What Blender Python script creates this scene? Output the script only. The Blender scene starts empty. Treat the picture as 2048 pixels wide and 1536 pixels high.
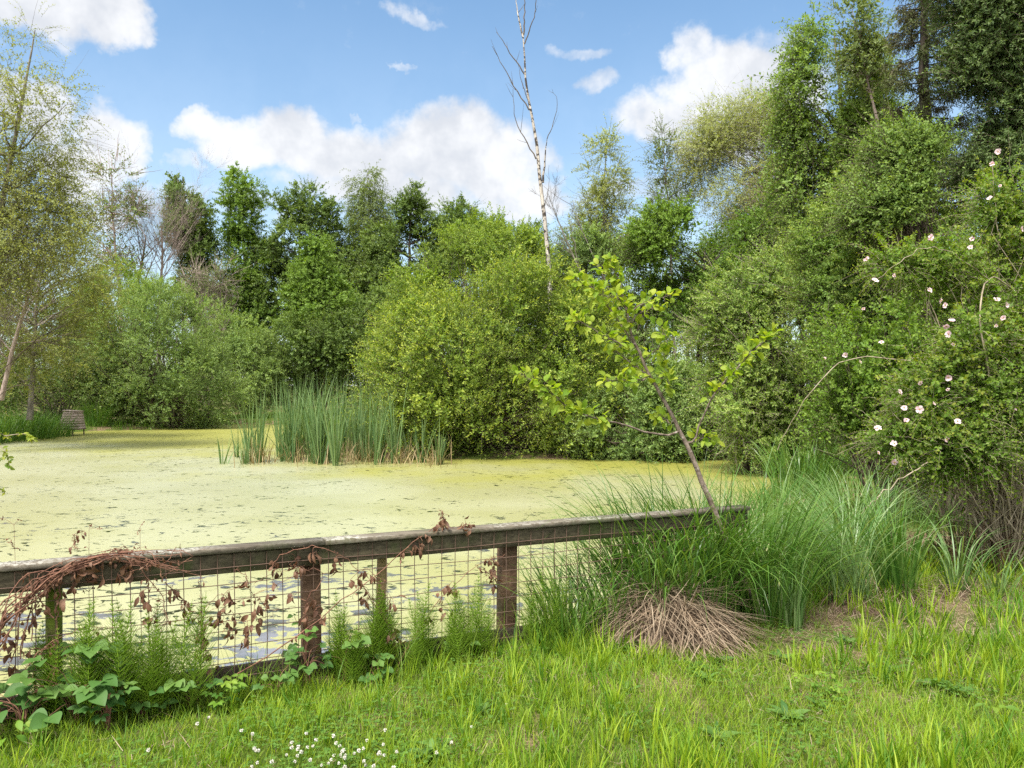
import bpy, math, numpy as np
from mathutils import Vector
PI = math.pi
R0 = np.random.default_rng(7)
scene = bpy.context.scene
COL = scene.collection
F_PX = 1607.0
EYE = 1.6
WATER = -0.40

def at(px, py, Y):
    return np.array([(px - 1024) / F_PX * Y, Y, EYE - (py - 768) / F_PX * Y])

# ------------------------------------------------------------------ objects
def tag(o, label=None, cat=None, group=None, kind=None):
    for k, v in (('label', label), ('category', cat), ('group', group), ('kind', kind)):
        if v: o[k] = v
    return o

def empty(name, loc, label=None, cat=None, group=None):
    o = bpy.data.objects.new(name, None)
    o.empty_display_size = .2
    COL.objects.link(o)
    o.location = [float(v) for v in loc]
    return tag(o, label, cat, group)

class G:
    """collects verts / faces / per-vert tint+age, builds ONE mesh object"""
    def __init__(s):
        s.V = []; s.Q = []; s.T = []; s.tint = []; s.age = []; s.n = 0; s.mq = []; s.mt = []
    def add(s, V, Q=None, T=None, tint=None, age=None, mat=0):
        V = np.asarray(V, dtype=np.float32).reshape(-1, 3); m = len(V)
        if m == 0: return s
        s.V.append(V)
        if Q is not None and len(Q):
            s.Q.append(np.asarray(Q, dtype=np.int64).reshape(-1, 4) + s.n); s.mq.append(np.full(len(s.Q[-1]), mat, dtype=np.int32))
        if T is not None and len(T):
            s.T.append(np.asarray(T, dtype=np.int64).reshape(-1, 3) + s.n); s.mt.append(np.full(len(s.T[-1]), mat, dtype=np.int32))
        s.tint.append(np.full(m, .5, np.float32) if tint is None else np.broadcast_to(np.asarray(tint, np.float32), (m,)))
        s.age.append(np.full(m, .5, np.float32) if age is None else np.broadcast_to(np.asarray(age, np.float32), (m,)))
        s.n += m
        return s
    def build(s, name, mats, parent=None, smooth=False, origin=None):
        me = bpy.data.meshes.new(name)
        V = np.concatenate(s.V) if s.V else np.zeros((0, 3), np.float32)
        if parent is not None: V = V - np.array(parent.location, dtype=np.float32)
        elif origin is not None: V = V - np.asarray(origin, dtype=np.float32)
        Q = np.concatenate(s.Q) if s.Q else np.zeros((0, 4), np.int64)
        T = np.concatenate(s.T) if s.T else np.zeros((0, 3), np.int64)
        me.vertices.add(len(V)); me.vertices.foreach_set('co', V.astype(np.float32).ravel())
        nl = Q.size + T.size; npoly = len(Q) + len(T)
        me.loops.add(nl); me.polygons.add(npoly)
        me.loops.foreach_set('vertex_index', np.concatenate([Q.ravel(), T.ravel()]).astype(np.int32))
        me.polygons.foreach_set('loop_start', np.concatenate([np.arange(len(Q)) * 4, Q.size + np.arange(len(T)) * 3]).astype(np.int32))
        mi = np.concatenate(s.mq + s.mt) if (s.mq or s.mt) else np.zeros(0, np.int32)
        if mi.any(): me.polygons.foreach_set('material_index', mi)
        if smooth: me.polygons.foreach_set('use_smooth', np.ones(npoly, dtype=bool))
        for nm, arr in (('tint', s.tint), ('age', s.age)):
            a = me.attributes.new(nm, 'FLOAT', 'POINT')
            a.data.foreach_set('value', np.concatenate(arr).astype(np.float32))
        for m in (mats if isinstance(mats, (list, tuple)) else [mats]): me.materials.append(m)
        me.update(calc_edges=True)
        o = bpy.data.objects.new(name, me); COL.objects.link(o)
        if parent is not None: o.parent = parent
        elif origin is not None: o.location = [float(v) for v in origin]
        return o

def unit(v):
    return v / np.maximum(np.linalg.norm(v, axis=-1, keepdims=True), 1e-9)

def perp(d):
    """a random-ish unit vector perpendicular to each d"""
    ref = np.where(np.abs(d[..., 2:3]) > .9, np.array([1., 0, 0]), np.array([0, 0, 1.]))
    return unit(np.cross(d, ref))

def tubes(g, P, Rr, sides=5, tint=None, mat=0, age=None, cap=True):
    """P (n,k,3) paths, Rr (n,k) radii"""
    P = np.asarray(P, float); Rr = np.asarray(Rr, float)
    if P.ndim == 2: P = P[None]; Rr = Rr[None]
    n, k, _ = P.shape
    Tn = np.gradient(P, axis=1); Tn = unit(Tn)
    main = unit(P[:, -1] - P[:, 0])
    a = perp(main)[:, None, :]
    b = unit(np.cross(Tn, a)); a2 = unit(np.cross(b, Tn))
    ang = np.arange(sides) / sides * 2 * PI
    V = P[:, :, None, :] + Rr[:, :, None, None] * (np.cos(ang)[None, None, :, None] * a2[:, :, None, :] + np.sin(ang)[None, None, :, None] * b[:, :, None, :])
    idx = np.arange(n * k * sides).reshape(n, k, sides)
    q = np.stack([idx[:, :-1], np.roll(idx, -1, 2)[:, :-1], np.roll(idx, -1, 2)[:, 1:], idx[:, 1:]], -1).reshape(-1, 4)
    tv = None if tint is None else np.repeat(np.broadcast_to(np.asarray(tint, float), (n,)), k * sides)
    av = None if age is None else np.repeat(np.broadcast_to(np.asarray(age, float), (n,)), k * sides)
    g.add(V.reshape(-1, 3), Q=q, tint=tv, age=av, mat=mat)
    return g

def smooth_path(pts, k, jit=0., rng=R0):
    """Catmull-Rom through pts, resampled to k points"""
    p = np.asarray(pts, float)
    if len(p) == 2: p = np.array([p[0], (p[0] * 2 + p[1]) / 3, (p[0] + 2 * p[1]) / 3, p[1]])
    e = np.vstack([2 * p[0] - p[1], p, 2 * p[-1] - p[-2]])
    t = np.linspace(0, len(p) - 1 - 1e-6, k); i = t.astype(int); f = (t - i)[:, None]
    a, b, c, d = e[i], e[i + 1], e[i + 2], e[i + 3]
    out = .5 * (2 * b + (c - a) * f + (2 * a - 5 * b + 4 * c - d) * f ** 2 + (3 * b - a - 3 * c + d) * f ** 3)
    if jit: out[1:-1] += rng.normal(0, jit, out[1:-1].shape)
    return out

def leaf_quads(g, B, D, N, L, W, tint, age, mat=0, fold=.12, belly=.45):
    """rhombic leaves: base, two sides, tip; folded along the midrib"""
    n = len(B)
    S = unit(np.cross(D, N)); N2 = unit(np.cross(S, D))
    L = np.broadcast_to(L, (n,))[:, None]; W = np.broadcast_to(W, (n,))[:, None]
    mid = B + D * L * belly + N2 * L * fold
    V = np.stack([B, mid + S * W / 2, B + D * L - N2 * L * fold * .6, mid - S * W / 2], 1)
    q = np.arange(n * 4).reshape(n, 4)
    g.add(V.reshape(-1, 3), Q=q, tint=np.repeat(tint, 4), age=np.repeat(age, 4), mat=mat)

def leaf_full(g, B, D, N, L, W, tint, age, mat=0, curl=.18, prof=((0, .06), (.12, .55), (.35, .98), (.6, .92), (.82, .55), (1, .04))):
    """ovate leaves with a midrib fold (2 quads per section), for plants near the eye"""
    n = len(B)
    S = unit(np.cross(D, N)); N2 = unit(np.cross(S, D))
    L = np.broadcast_to(L, (n,))[:, None]; W = np.broadcast_to(W, (n,))[:, None]
    rows = []
    for t, w in prof:
        c = B + D * L * t + N2 * L * (curl * (t - t * t * 1.6))
        lift = N2 * W * w * .16
        rows.append(np.stack([c + S * W * w / 2 + lift, c, c - S * W * w / 2 + lift], 1))
    V = np.stack(rows, 1)                                  # n, k, 3, 3
    k = len(prof)
    idx = np.arange(n * k * 3).reshape(n, k, 3)
    q = np.concatenate([np.stack([idx[:, :-1, j], idx[:, :-1, j + 1], idx[:, 1:, j + 1], idx[:, 1:, j]], -1).reshape(-1, 4) for j in (0, 1)])
    g.add(V.reshape(-1, 3), Q=q, tint=np.repeat(tint, k * 3), age=np.repeat(age, k * 3), mat=mat)

def blades(g, B, az, L, W, th0, bend, k=5, p=1.3, tint=None, age=None, mat=0, twist=None, rng=R0, sag=None):
    """grass-like ribbons: B (n,3), az azimuth, th0 lean from vertical at base, bend total added lean (rad)"""
    n = len(B)
    L = np.broadcast_to(L, (n,)); W = np.broadcast_to(W, (n,)); th0 = np.broadcast_to(th0, (n,)); bend = np.broadcast_to(bend, (n,))
    h = np.stack([np.cos(az), np.sin(az), np.zeros(n)], 1)
    tw = rng.normal(0, .5, n) if twist is None else twist
    side = np.stack([-np.sin(az + tw), np.cos(az + tw), np.zeros(n)], 1)
    pos = B.astype(float).copy(); ds = (L / k)[:, None]
    rows = []
    for i in range(k + 1):
        s = i / k
        w = W * (1 - s ** 1.8) * (.75 + .5 * min(1, s * 4)) * .9 + 1e-4
        rows.append(np.stack([pos - side * w[:, None] / 2, pos + side * w[:, None] / 2], 1))
        th = th0 + bend * ((s + .5 / k) ** p)
        pos = pos + ds * (h * np.sin(th)[:, None] + np.array([0, 0, 1.]) * np.cos(th)[:, None])
    V = np.stack(rows, 1)                                  # n,k+1,2,3
    idx = np.arange(n * (k + 1) * 2).reshape(n, k + 1, 2)
    q = np.stack([idx[:, :-1, 0], idx[:, :-1, 1], idx[:, 1:, 1], idx[:, 1:, 0]], -1).reshape(-1, 4)
    m = (k + 1) * 2
    t = rng.random(n) if tint is None else tint
    s_along = np.tile(np.repeat(np.linspace(0, 1, k + 1), 2), n)
    a = s_along if age is None else np.repeat(age, m)
    g.add(V.reshape(-1, 3), Q=q, tint=np.repeat(t, m), age=a, mat=mat)

def box(g, c, ux, uy, uz, hx, hy, hz, bev=0.0, mat=0, tint=None):
    """oriented box, chamfered on its long edges when bev > 0"""
    c, ux, uy, uz = (np.asarray(v, float) for v in (c, ux, uy, uz))
    if bev <= 0:
        V = [c + ux * sx * hx + uy * sy * hy + uz * sz * hz for sx in (-1, 1) for sy in (-1, 1) for sz in (-1, 1)]
        g.add(V, Q=[[0, 1, 3, 2], [4, 6, 7, 5], [0, 4, 5, 1], [2, 3, 7, 6], [0, 2, 6, 4], [1, 5, 7, 3]], mat=mat, tint=tint)
        return
    ring = [(-hy + bev, -hz), (hy - bev, -hz), (hy, -hz + bev), (hy, hz - bev), (hy - bev, hz), (-hy + bev, hz), (-hy, hz - bev), (-hy, -hz + bev)]
    secs = [-hx, -hx * .5, 0, hx * .5, hx]
    V = np.array([[c + ux * x + uy * a + uz * b for a, b in ring] for x in secs])
    idx = np.arange(len(secs) * 8).reshape(len(secs), 8)
    q = np.stack([idx[:-1], np.roll(idx, -1, 1)[:-1], np.roll(idx, -1, 1)[1:], idx[1:]], -1).reshape(-1, 4)
    e0, e1 = idx[0], idx[-1]
    qq = [[e0[0], e0[7], e0[2], e0[1]], [e0[7], e0[6], e0[3], e0[2]], [e0[6], e0[5], e0[4], e0[3]],
          [e1[0], e1[1], e1[2], e1[7]], [e1[7], e1[2], e1[3], e1[6]], [e1[6], e1[3], e1[4], e1[5]]]
    g.add(V.reshape(-1, 3), Q=np.vstack([q, np.array(qq)]), mat=mat, tint=tint)

# ------------------------------------------------------------------ materials
def new_mat(name):
    m = bpy.data.materials.new(name); m.use_nodes = True
    nt = m.node_tree; nt.nodes.clear()
    return m, nt, nt.nodes, nt.links

def rgba(c): return (c[0], c[1], c[2], 1.)

def mixrgb(nt, fac, a, b, mode='MIX'):
    n = nt.nodes.new('ShaderNodeMix'); n.data_type = 'RGBA'; n.blend_type = mode
    for s, v in ((0, fac), (6, a), (7, b)):
        if hasattr(v, 'links') or hasattr(v, 'is_linked'): nt.links.new(v, n.inputs[s])
        else: n.inputs[s].default_value = v if s == 0 else rgba(v)
    return n.outputs[2]

def math_n(nt, op, a, b=None, c=None, clamp=False):
    n = nt.nodes.new('ShaderNodeMath'); n.operation = op; n.use_clamp = clamp
    for i, v in enumerate((a, b, c)):
        if v is None: continue
        if hasattr(v, 'is_linked'): nt.links.new(v, n.inputs[i])
        else: n.inputs[i].default_value = v
    return n.outputs[0]

def noise(nt, vec, scale, detail=4, rough=.55, dist=0., dims='3D'):
    n = nt.nodes.new('ShaderNodeTexNoise'); n.noise_dimensions = dims
    n.inputs['Scale'].default_value = scale; n.inputs['Detail'].default_value = detail
    n.inputs['Roughness'].default_value = rough; n.inputs['Distortion'].default_value = dist
    if vec is not None: nt.links.new(vec, n.inputs['Vector'])
    return n.outputs['Fac']

def ramp(nt, fac, lo, hi, a=0., b=1., smooth=True):
    n = nt.nodes.new('ShaderNodeMapRange'); n.interpolation_type = 'SMOOTHSTEP' if smooth else 'LINEAR'
    nt.links.new(fac, n.inputs[0])
    n.inputs[1].default_value = lo; n.inputs[2].default_value = hi; n.inputs[3].default_value = a; n.inputs[4].default_value = b
    return n.outputs[0]

def attr(nt, name):
    n = nt.nodes.new('ShaderNodeAttribute'); n.attribute_name = name
    return n.outputs['Fac']

def objco(nt):
    return nt.nodes.new('ShaderNodeTexCoord').outputs['Object']

def leaf_mat(name, dark, light, young=None, trans=.42, gloss=.014, rough=.6, tcol=(1.25, 1.2, .45), mott=0.):
    """leaves: per-leaf tint (dark..light), new growth colour by age, light passing through"""
    gloss = min(gloss, .014)
    m, nt, N, Lk = new_mat(name)
    c = mixrgb(nt, attr(nt, 'tint'), dark, light)
    if young is not None: c = mixrgb(nt, attr(nt, 'age'), c, young)
    if mott: c = mixrgb(nt, math_n(nt, 'MULTIPLY', ramp(nt, noise(nt, objco(nt), 70, 5, .7), .35, .65), mott), c, tuple(v * .45 for v in dark))
    d = N.new('ShaderNodeBsdfDiffuse'); Lk.new(c, d.inputs[0])
    t = N.new('ShaderNodeBsdfTranslucent'); Lk.new(mixrgb(nt, 1., c, tcol, 'MULTIPLY'), t.inputs[0])
    mx = N.new('ShaderNodeMixShader'); mx.inputs[0].default_value = trans
    Lk.new(d.outputs[0], mx.inputs[1]); Lk.new(t.outputs[0], mx.inputs[2])
    out = mx.outputs[0]
    if gloss > 0:
        gl = N.new('ShaderNodeBsdfGlossy'); gl.inputs['Roughness'].default_value = rough; gl.inputs[0].default_value = (1, 1, 1, 1)
        m2 = N.new('ShaderNodeMixShader'); m2.inputs[0].default_value = gloss
        Lk.new(out, m2.inputs[1]); Lk.new(gl.outputs[0], m2.inputs[2]); out = m2.outputs[0]
    o = N.new('ShaderNodeOutputMaterial'); Lk.new(out, o.inputs[0])
    return m

def bark_mat(name, a, b, scale=12., rough=.85, stretch=(1, 1, .25), c=None, cth=(.55, .65), cscale=3., bump=.3):
    m, nt, N, Lk = new_mat(name)
    mp = N.new('ShaderNodeMapping'); Lk.new(objco(nt), mp.inputs[0]); mp.inputs['Scale'].default_value = stretch
    f = noise(nt, mp.outputs[0], scale, 6, .65)
    col = mixrgb(nt, ramp(nt, f, .35, .65), a, b)
    if c is not None:
        col = mixrgb(nt, ramp(nt, noise(nt, objco(nt), cscale, 5, .6), *cth), col, c)
    p = N.new('ShaderNodeBsdfPrincipled'); Lk.new(col, p.inputs['Base Color']); p.inputs['Roughness'].default_value = rough
    p.inputs['Specular IOR Level'].default_value = .25
    if bump:
        bp = N.new('ShaderNodeBump'); bp.inputs['Strength'].default_value = bump; bp.inputs['Distance'].default_value = .01
        Lk.new(f, bp.inputs['Height']); Lk.new(bp.outputs[0], p.inputs['Normal'])
    o = N.new('ShaderNodeOutputMaterial'); Lk.new(p.outputs[0], o.inputs[0])
    return m

M = {}
M['willow'] = leaf_mat('willow leaves', (0.085, 0.165, 0.02), (0.225, 0.335, 0.044), (0.4, 0.45, 0.062), trans=.45)
M['willow_grey'] = leaf_mat('grey willow leaves', (0.1, 0.185, 0.045), (0.22, 0.325, 0.085), (0.33, 0.42, 0.12))
M['willow_right'] = leaf_mat('sallow leaves', (0.105, 0.205, 0.034), (0.235, 0.355, 0.066), (0.38, 0.43, 0.11))
M['alder'] = leaf_mat('alder leaves', (0.055, 0.105, 0.02), (0.125, 0.195, 0.036), (0.19, 0.255, 0.05), trans=.38)
M['alder_light'] = leaf_mat('light alder leaves', (0.075, 0.155, 0.02), (0.165, 0.265, 0.036), (0.22, 0.32, 0.05), trans=.42)
M['birch'] = leaf_mat('birch leaves', (0.085, 0.13, 0.038), (0.165, 0.225, 0.065), (0.23, 0.27, 0.09))
M['birch_pale'] = leaf_mat('pale birch leaves', (0.2, 0.25, 0.07), (0.32, 0.37, 0.12), (0.4, 0.42, 0.17), trans=.5)
M['osier'] = leaf_mat('yellow green catkin willow leaves', (0.16, 0.195, 0.05), (0.285, 0.32, 0.095), (0.36, 0.37, 0.12), trans=.45)
M['hawthorn'] = leaf_mat('hawthorn leaves', (0.062, 0.14, 0.014), (0.145, 0.25, 0.028), (0.23, 0.32, 0.04), trans=.42)
M['robinia'] = leaf_mat('ash leaves', (0.075, 0.155, 0.026), (0.175, 0.275, 0.05), (0.26, 0.35, 0.08), trans=.42)
M['spruce'] = leaf_mat('browned spruce needles', (0.05, 0.052, 0.026), (0.125, 0.105, 0.052), (0.085, 0.11, 0.035), trans=.15)
M['pine'] = leaf_mat('dark pine needles', (0.045, 0.09, 0.024), (0.105, 0.165, 0.046), (0.15, 0.2, 0.06), trans=.25)
M['rose'] = leaf_mat('rose leaves', (0.07, 0.15, 0.014), (0.145, 0.245, 0.024), (0.32, 0.3, 0.035), trans=.45, gloss=.04)
M['sapling'] = leaf_mat('sapling leaves', (0.13, 0.24, 0.02), (0.245, 0.365, 0.034), (0.37, 0.425, 0.05), trans=.55, gloss=.01, tcol=(1.15, 1.15, .4), mott=.2)
M['bramble'] = leaf_mat('bramble leaves', (0.03, 0.095, 0.016), (0.095, 0.19, 0.04), (0.17, 0.27, 0.05), trans=.4, gloss=.06)
M['horsetail'] = leaf_mat('horsetail green', (0.11, 0.23, 0.014), (0.2, 0.35, 0.022), (0.26, 0.38, 0.03), trans=.4, gloss=.03)
M['lawn'] = leaf_mat('lawn grass', (0.065, 0.165, 0.01), (0.185, 0.33, 0.016), (0.34, 0.42, 0.03), trans=.5, gloss=.035)
M['coarse'] = leaf_mat('coarse grass', (0.05, 0.13, 0.012), (0.13, 0.24, 0.022), (0.24, 0.31, 0.035), trans=.42, gloss=.05)
M['sedge'] = leaf_mat('sedge blades', (0.034, 0.1, 0.014), (0.095, 0.2, 0.034), (0.17, 0.25, 0.055), trans=.35, gloss=.09, rough=.35)
M['sedge_blue'] = leaf_mat('grey green sedge blades', (0.055, 0.13, 0.032), (0.15, 0.25, 0.085), (0.25, 0.32, 0.14), trans=.35, gloss=.10, rough=.35)
M['reed'] = leaf_mat('reed mace blades', (0.062, 0.13, 0.044), (0.14, 0.235, 0.085), (0.2, 0.27, 0.1), trans=.35, gloss=.07)
M['reed_dead'] = leaf_mat('dead reed', (.22, .16, .075), (.36, .29, .15), None, trans=.25, gloss=.02, tcol=(1, .9, .7))
M['straw'] = leaf_mat('dead sedge straw', (0.085, 0.056, 0.036), (0.265, 0.195, 0.13), (0.37, 0.295, 0.21), trans=.2, gloss=.02, tcol=(1, .9, .75))
M['dead_leaf'] = leaf_mat('dead bramble leaves', (.055, .024, .014), (.15, .075, .042), (.22, .13, .08), trans=.25, gloss=.03, tcol=(1.2, .8, .5))
M['petal'] = leaf_mat('rose petals', (0.6, 0.36, 0.42), (0.78, 0.64, 0.66), (0.84, 0.74, 0.74), trans=.4, gloss=.0, tcol=(1, .9, .9))
M['stamen'] = leaf_mat('rose stamens', (.45, .32, .05), (.6, .45, .08), None, trans=.2, gloss=0)
M['clover'] = leaf_mat('clover flower white', (.60, .58, .50), (.82, .80, .76), None, trans=.3, gloss=0, tcol=(1, 1, .9))
M['clover_leaf'] = leaf_mat('clover leaves', (.05, .13, .016), (.11, .21, .03), (.13, .23, .04), trans=.42)
M['catkin'] = leaf_mat('buttercup yellow', (.75, .5, .02), (.85, .6, .03), None, trans=.2, gloss=0)
M['bark'] = bark_mat('brown bark', (.045, .034, .024), (.13, .10, .075))
M['bark_grey'] = bark_mat('grey bark', (.09, .078, .062), (.22, .195, .16))
M['bark_dark'] = bark_mat('dark bark', (.022, .018, .013), (.065, .052, .040))
M['bark_pink'] = bark_mat('pinkish twig bark', (.16, .12, .10), (.34, .27, .235), scale=20)
M['birch_bark'] = bark_mat('white birch bark', (.28, .245, .215), (.46, .42, .375), scale=9, c=(.045, .036, .030), cth=(.47, .55), cscale=7.)
M['twig'] = bark_mat('grey brown twigs', (.055, .042, .030), (.12, .095, .070), bump=0)
M['twig_red'] = bark_mat('red brown bramble stems', (.095, .042, .028), (.225, .115, .075), scale=25, bump=0)
M['sap_bark'] = bark_mat('sapling bark', (.07, .050, .036), (.19, .15, .12), scale=30, stretch=(1, 1, 1), c=(.30, .27, .23), cth=(.58, .68), cscale=22.)
M['rose_stem'] = bark_mat('rose stems', (.16, .13, .085), (.33, .28, .20), scale=14)

def wood_mat(name, a, b, green, lichen=0., lscale=9., gth=(.5, .7)):
    m, nt, N, Lk = new_mat(name)
    tc = N.new('ShaderNodeTexCoord')
    mp = N.new('ShaderNodeMapping'); Lk.new(tc.outputs['Object'], mp.inputs[0])
    mp.inputs['Rotation'].default_value = (0, 0, -math.atan(.455)); mp.inputs['Scale'].default_value = (1.2, 14, 14)
    grain = noise(nt, mp.outputs[0], 4., 8, .7, .4)
    col = mixrgb(nt, ramp(nt, grain, .3, .7), a, b)
    col = mixrgb(nt, ramp(nt, noise(nt, tc.outputs['Object'], 3.2, 6, .65), *gth), col, green)
    rough_h = grain
    if lichen:
        geo = N.new('ShaderNodeNewGeometry'); sx = N.new('ShaderNodeSeparateXYZ'); Lk.new(geo.outputs['Normal'], sx.inputs[0])
        up = ramp(nt, sx.outputs[2], .2, .8)
        patch = ramp(nt, noise(nt, tc.outputs['Object'], 1.6, 3, .5), .40, .60)
        spk = ramp(nt, noise(nt, tc.outputs['Object'], 42, 5, .7), .44, .54)
        f = math_n(nt, 'MULTIPLY', math_n(nt, 'MULTIPLY', spk, patch), math_n(nt, 'ADD', math_n(nt, 'MULTIPLY', up, .7), .12, clamp=True))
        col = mixrgb(nt, math_n(nt, 'MULTIPLY', f, lichen), col, (.33, .32, .28))
    p = N.new('ShaderNodeBsdfPrincipled'); Lk.new(col, p.inputs['Base Color']); p.inputs['Roughness'].default_value = .85
    p.inputs['Specular IOR Level'].default_value = .2
    bp = N.new('ShaderNodeBump'); bp.inputs['Strength'].default_value = .6; bp.inputs['Distance'].default_value = .006
    Lk.new(rough_h, bp.inputs['Height']); Lk.new(bp.outputs[0], p.inputs['Normal'])
    o = N.new('ShaderNodeOutputMaterial'); Lk.new(p.outputs[0], o.inputs[0])
    return m
M['rail'] = wood_mat('weathered rail wood', (.038, .032, .020), (.105, .088, .055), (.052, .064, .022))
M['cap'] = wood_mat('lichened cap rail', (.058, .048, .035), (.145, .125, .094), (.06, .066, .03), lichen=1.)
M['post_brown'] = wood_mat('brown post wood', (.06, .034, .020), (.15, .092, .055), (.05, .05, .02))
M['post_moss'] = wood_mat('mossy post wood', (.06, .055, .02), (.11, .10, .035), (.09, .125, .014), gth=(.3, .5))
M['post_thin'] = wood_mat('pale round post wood', (.14, .10, .045), (.25, .19, .09), (.13, .13, .04), gth=(.55, .75))
M['base'] = wood_mat('dark base board', (.022, .017, .012), (.06, .046, .032), (.03, .035, .012))
m, nt, N, Lk = new_mat('rusty wire')
p = N.new('ShaderNodeBsdfPrincipled'); p.inputs['Roughness'].default_value = .7; p.inputs['Metallic'].default_value = .2
Lk.new(mixrgb(nt, noise(nt, objco(nt), 8, 4), (.055, .030, .020), (.16, .10, .07)), p.inputs['Base Color'])
o = N.new('ShaderNodeOutputMaterial'); Lk.new(p.outputs[0], o.inputs[0]); M['wire'] = m
M['hut'] = bark_mat('weathered grey boards', (.24, .18, .14), (.40, .32, .27), scale=5, stretch=(.3, .3, 6), c=(.17, .11, .03), cth=(.60, .70), cscale=1.6)
M['hut_leg'] = bark_mat('hut leg wood', (.10, .07, .05), (.2, .15, .11))

# ------------------------------------------------------------------ ground
POND = np.array([(-9, .98), (-4, 3.28), (0, 5.08), (1.9, 5.95), (2.5, 7), (3.2, 10), (4.1, 14), (5.6, 17.5), (6.8, 20), (5.3, 21.2), (2, 21.3),
                 (-1, 21.3), (-4, 21.4), (-5.2, 21.9), (-5.9, 24), (-7.2, 29), (-8.8, 34), (-10.5, 39), (-13.6, 40), (-14.4, 36.6), (-16, 35.2), (-17.9, 34), (-18.5, 31.4),
                 (-17.6, 28.4), (-18.6, 25), (-21, 18), (-20, 10), (-15, 1)])
def pond_sd(X, Y):
    """signed distance to the pond outline, positive on land"""
    d = np.full(X.shape, 1e9); ins = np.zeros(X.shape, bool)
    n = len(POND)
    for i in range(n):
        a, b = POND[i], POND[(i + 1) % n]; e = b - a
        t = np.clip(((X - a[0]) * e[0] + (Y - a[1]) * e[1]) / (e @ e), 0, 1)
        d = np.minimum(d, np.hypot(X - a[0] - t * e[0], Y - a[1] - t * e[1]))
        c = ((a[1] > Y) != (b[1] > Y)) & (X < (b[0] - a[0]) * (Y - a[1]) / (b[1] - a[1] + 1e-12) + a[0])
        ins ^= c
    return np.where(ins, -d, d)
def sstep(a, b, x):
    t = np.clip((x - a) / (b - a), 0, 1); return t * t * (3 - 2 * t)
def ground_z(X, Y):
    X = np.asarray(X, float); Y = np.asarray(Y, float)
    s = pond_sd(X, Y)
    near = sstep(9, 6.3, Y)                                # the lawn side of the fence is cut steeply
    top = near * 0 + (1 - near) * (-.22 + .25 * sstep(1, 14, s))
    z = -1.1 + .68 * sstep(-2.2, -.02, s) + (top + .42) * sstep(-.05, .12 + 1.06 * (1 - near), s)
    z = z + .02 * np.sin(X * 2.1 + 1) * np.sin(Y * 1.7) * (s > .3) + .012 * np.sin(X * 5.3) * np.sin(Y * 4.9 + 2) * (s > .3)
    return z
xs = np.concatenate([[-600, -300, -150, -90, -60], np.arange(-40, -6, .6), np.arange(-6, 8, .12), np.arange(8, 40, .6), [60, 90, 150, 300, 600]])
ys = np.concatenate([[-600, -200, -80, -30, -12, -5], np.arange(-2, 8, .12), np.arange(8, 62, .4), [80, 110, 160, 300, 600]])
XX, YY = np.meshgrid(xs, ys, indexing='ij')
ZZ = ground_z(XX, YY)
idx = np.arange(XX.size).reshape(XX.shape)
q = np.stack([idx[:-1, :-1], idx[1:, :-1], idx[1:, 1:], idx[:-1, 1:]], -1).reshape(-1, 4)
m, nt, N, Lk = new_mat('ground soil and thatch')
co = objco(nt)
c1 = mixrgb(nt, ramp(nt, noise(nt, co, 60, 5, .7), .35, .65), (.075, .055, .030), (.24, .175, .105))
c2 = mixrgb(nt, ramp(nt, noise(nt, co, 25, 4, .6), .3, .7), (.04, .065, .010), (.09, .12, .022))
c3 = mixrgb(nt, ramp(nt, noise(nt, co, 1.3, 4, .6), .45, .62), c2, c1)
p = N.new('ShaderNodeBsdfPrincipled'); p.inputs['Roughness'].default_value = 1; p.inputs['Specular IOR Level'].default_value = .1
Lk.new(c3, p.inputs['Base Color'])
bp = N.new('ShaderNodeBump'); bp.inputs['Strength'].default_value = .8; bp.inputs['Distance'].default_value = .02
Lk.new(noise(nt, co, 70, 4, .7), bp.inputs['Height']); Lk.new(bp.outputs[0], p.inputs['Normal'])
o = N.new('ShaderNodeOutputMaterial'); Lk.new(p.outputs[0], o.inputs[0]); M['ground'] = m
g = G(); g.add(np.stack([XX, YY, ZZ], -1).reshape(-1, 3), Q=q)
tag(g.build('ground', M['ground'], smooth=True), kind='structure')

# pond water under a skin of duckweed
m, nt, N, Lk = new_mat('pond water with duckweed')
co = objco(nt)
fine = noise(nt, co, 55, 3, .6)
weedcol = mixrgb(nt, ramp(nt, noise(nt, co, .35, 4, .55), .38, .62), (.250, .243, .078), (.310, .305, .150))
weedcol = mixrgb(nt, ramp(nt, fine, .35, .7), weedcol, mixrgb(nt, .45, weedcol, (.185, .188, .045)))
sep = N.new('ShaderNodeSeparateXYZ'); Lk.new(co, sep.inputs[0])
# yellow green towards the far bank: the bushes' reflection painted into the weed colour
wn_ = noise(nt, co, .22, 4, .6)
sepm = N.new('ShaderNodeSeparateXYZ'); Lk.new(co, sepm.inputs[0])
bush_refl = math_n(nt, 'ADD', math_n(nt, 'MULTIPLY', sepm.outputs[1], .055), math_n(nt, 'MULTIPLY', sepm.outputs[0], .030))
bush_refl = ramp(nt, math_n(nt, 'ADD', bush_refl, math_n(nt, 'MULTIPLY', wn_, 1.1)), 1.25, 1.75)
weedcol = mixrgb(nt, math_n(nt, 'MULTIPLY', bush_refl, .85), weedcol, mixrgb(nt, ramp(nt, fine, .35, .7), (.150, .155, .012), (.215, .205, .022)))
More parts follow.
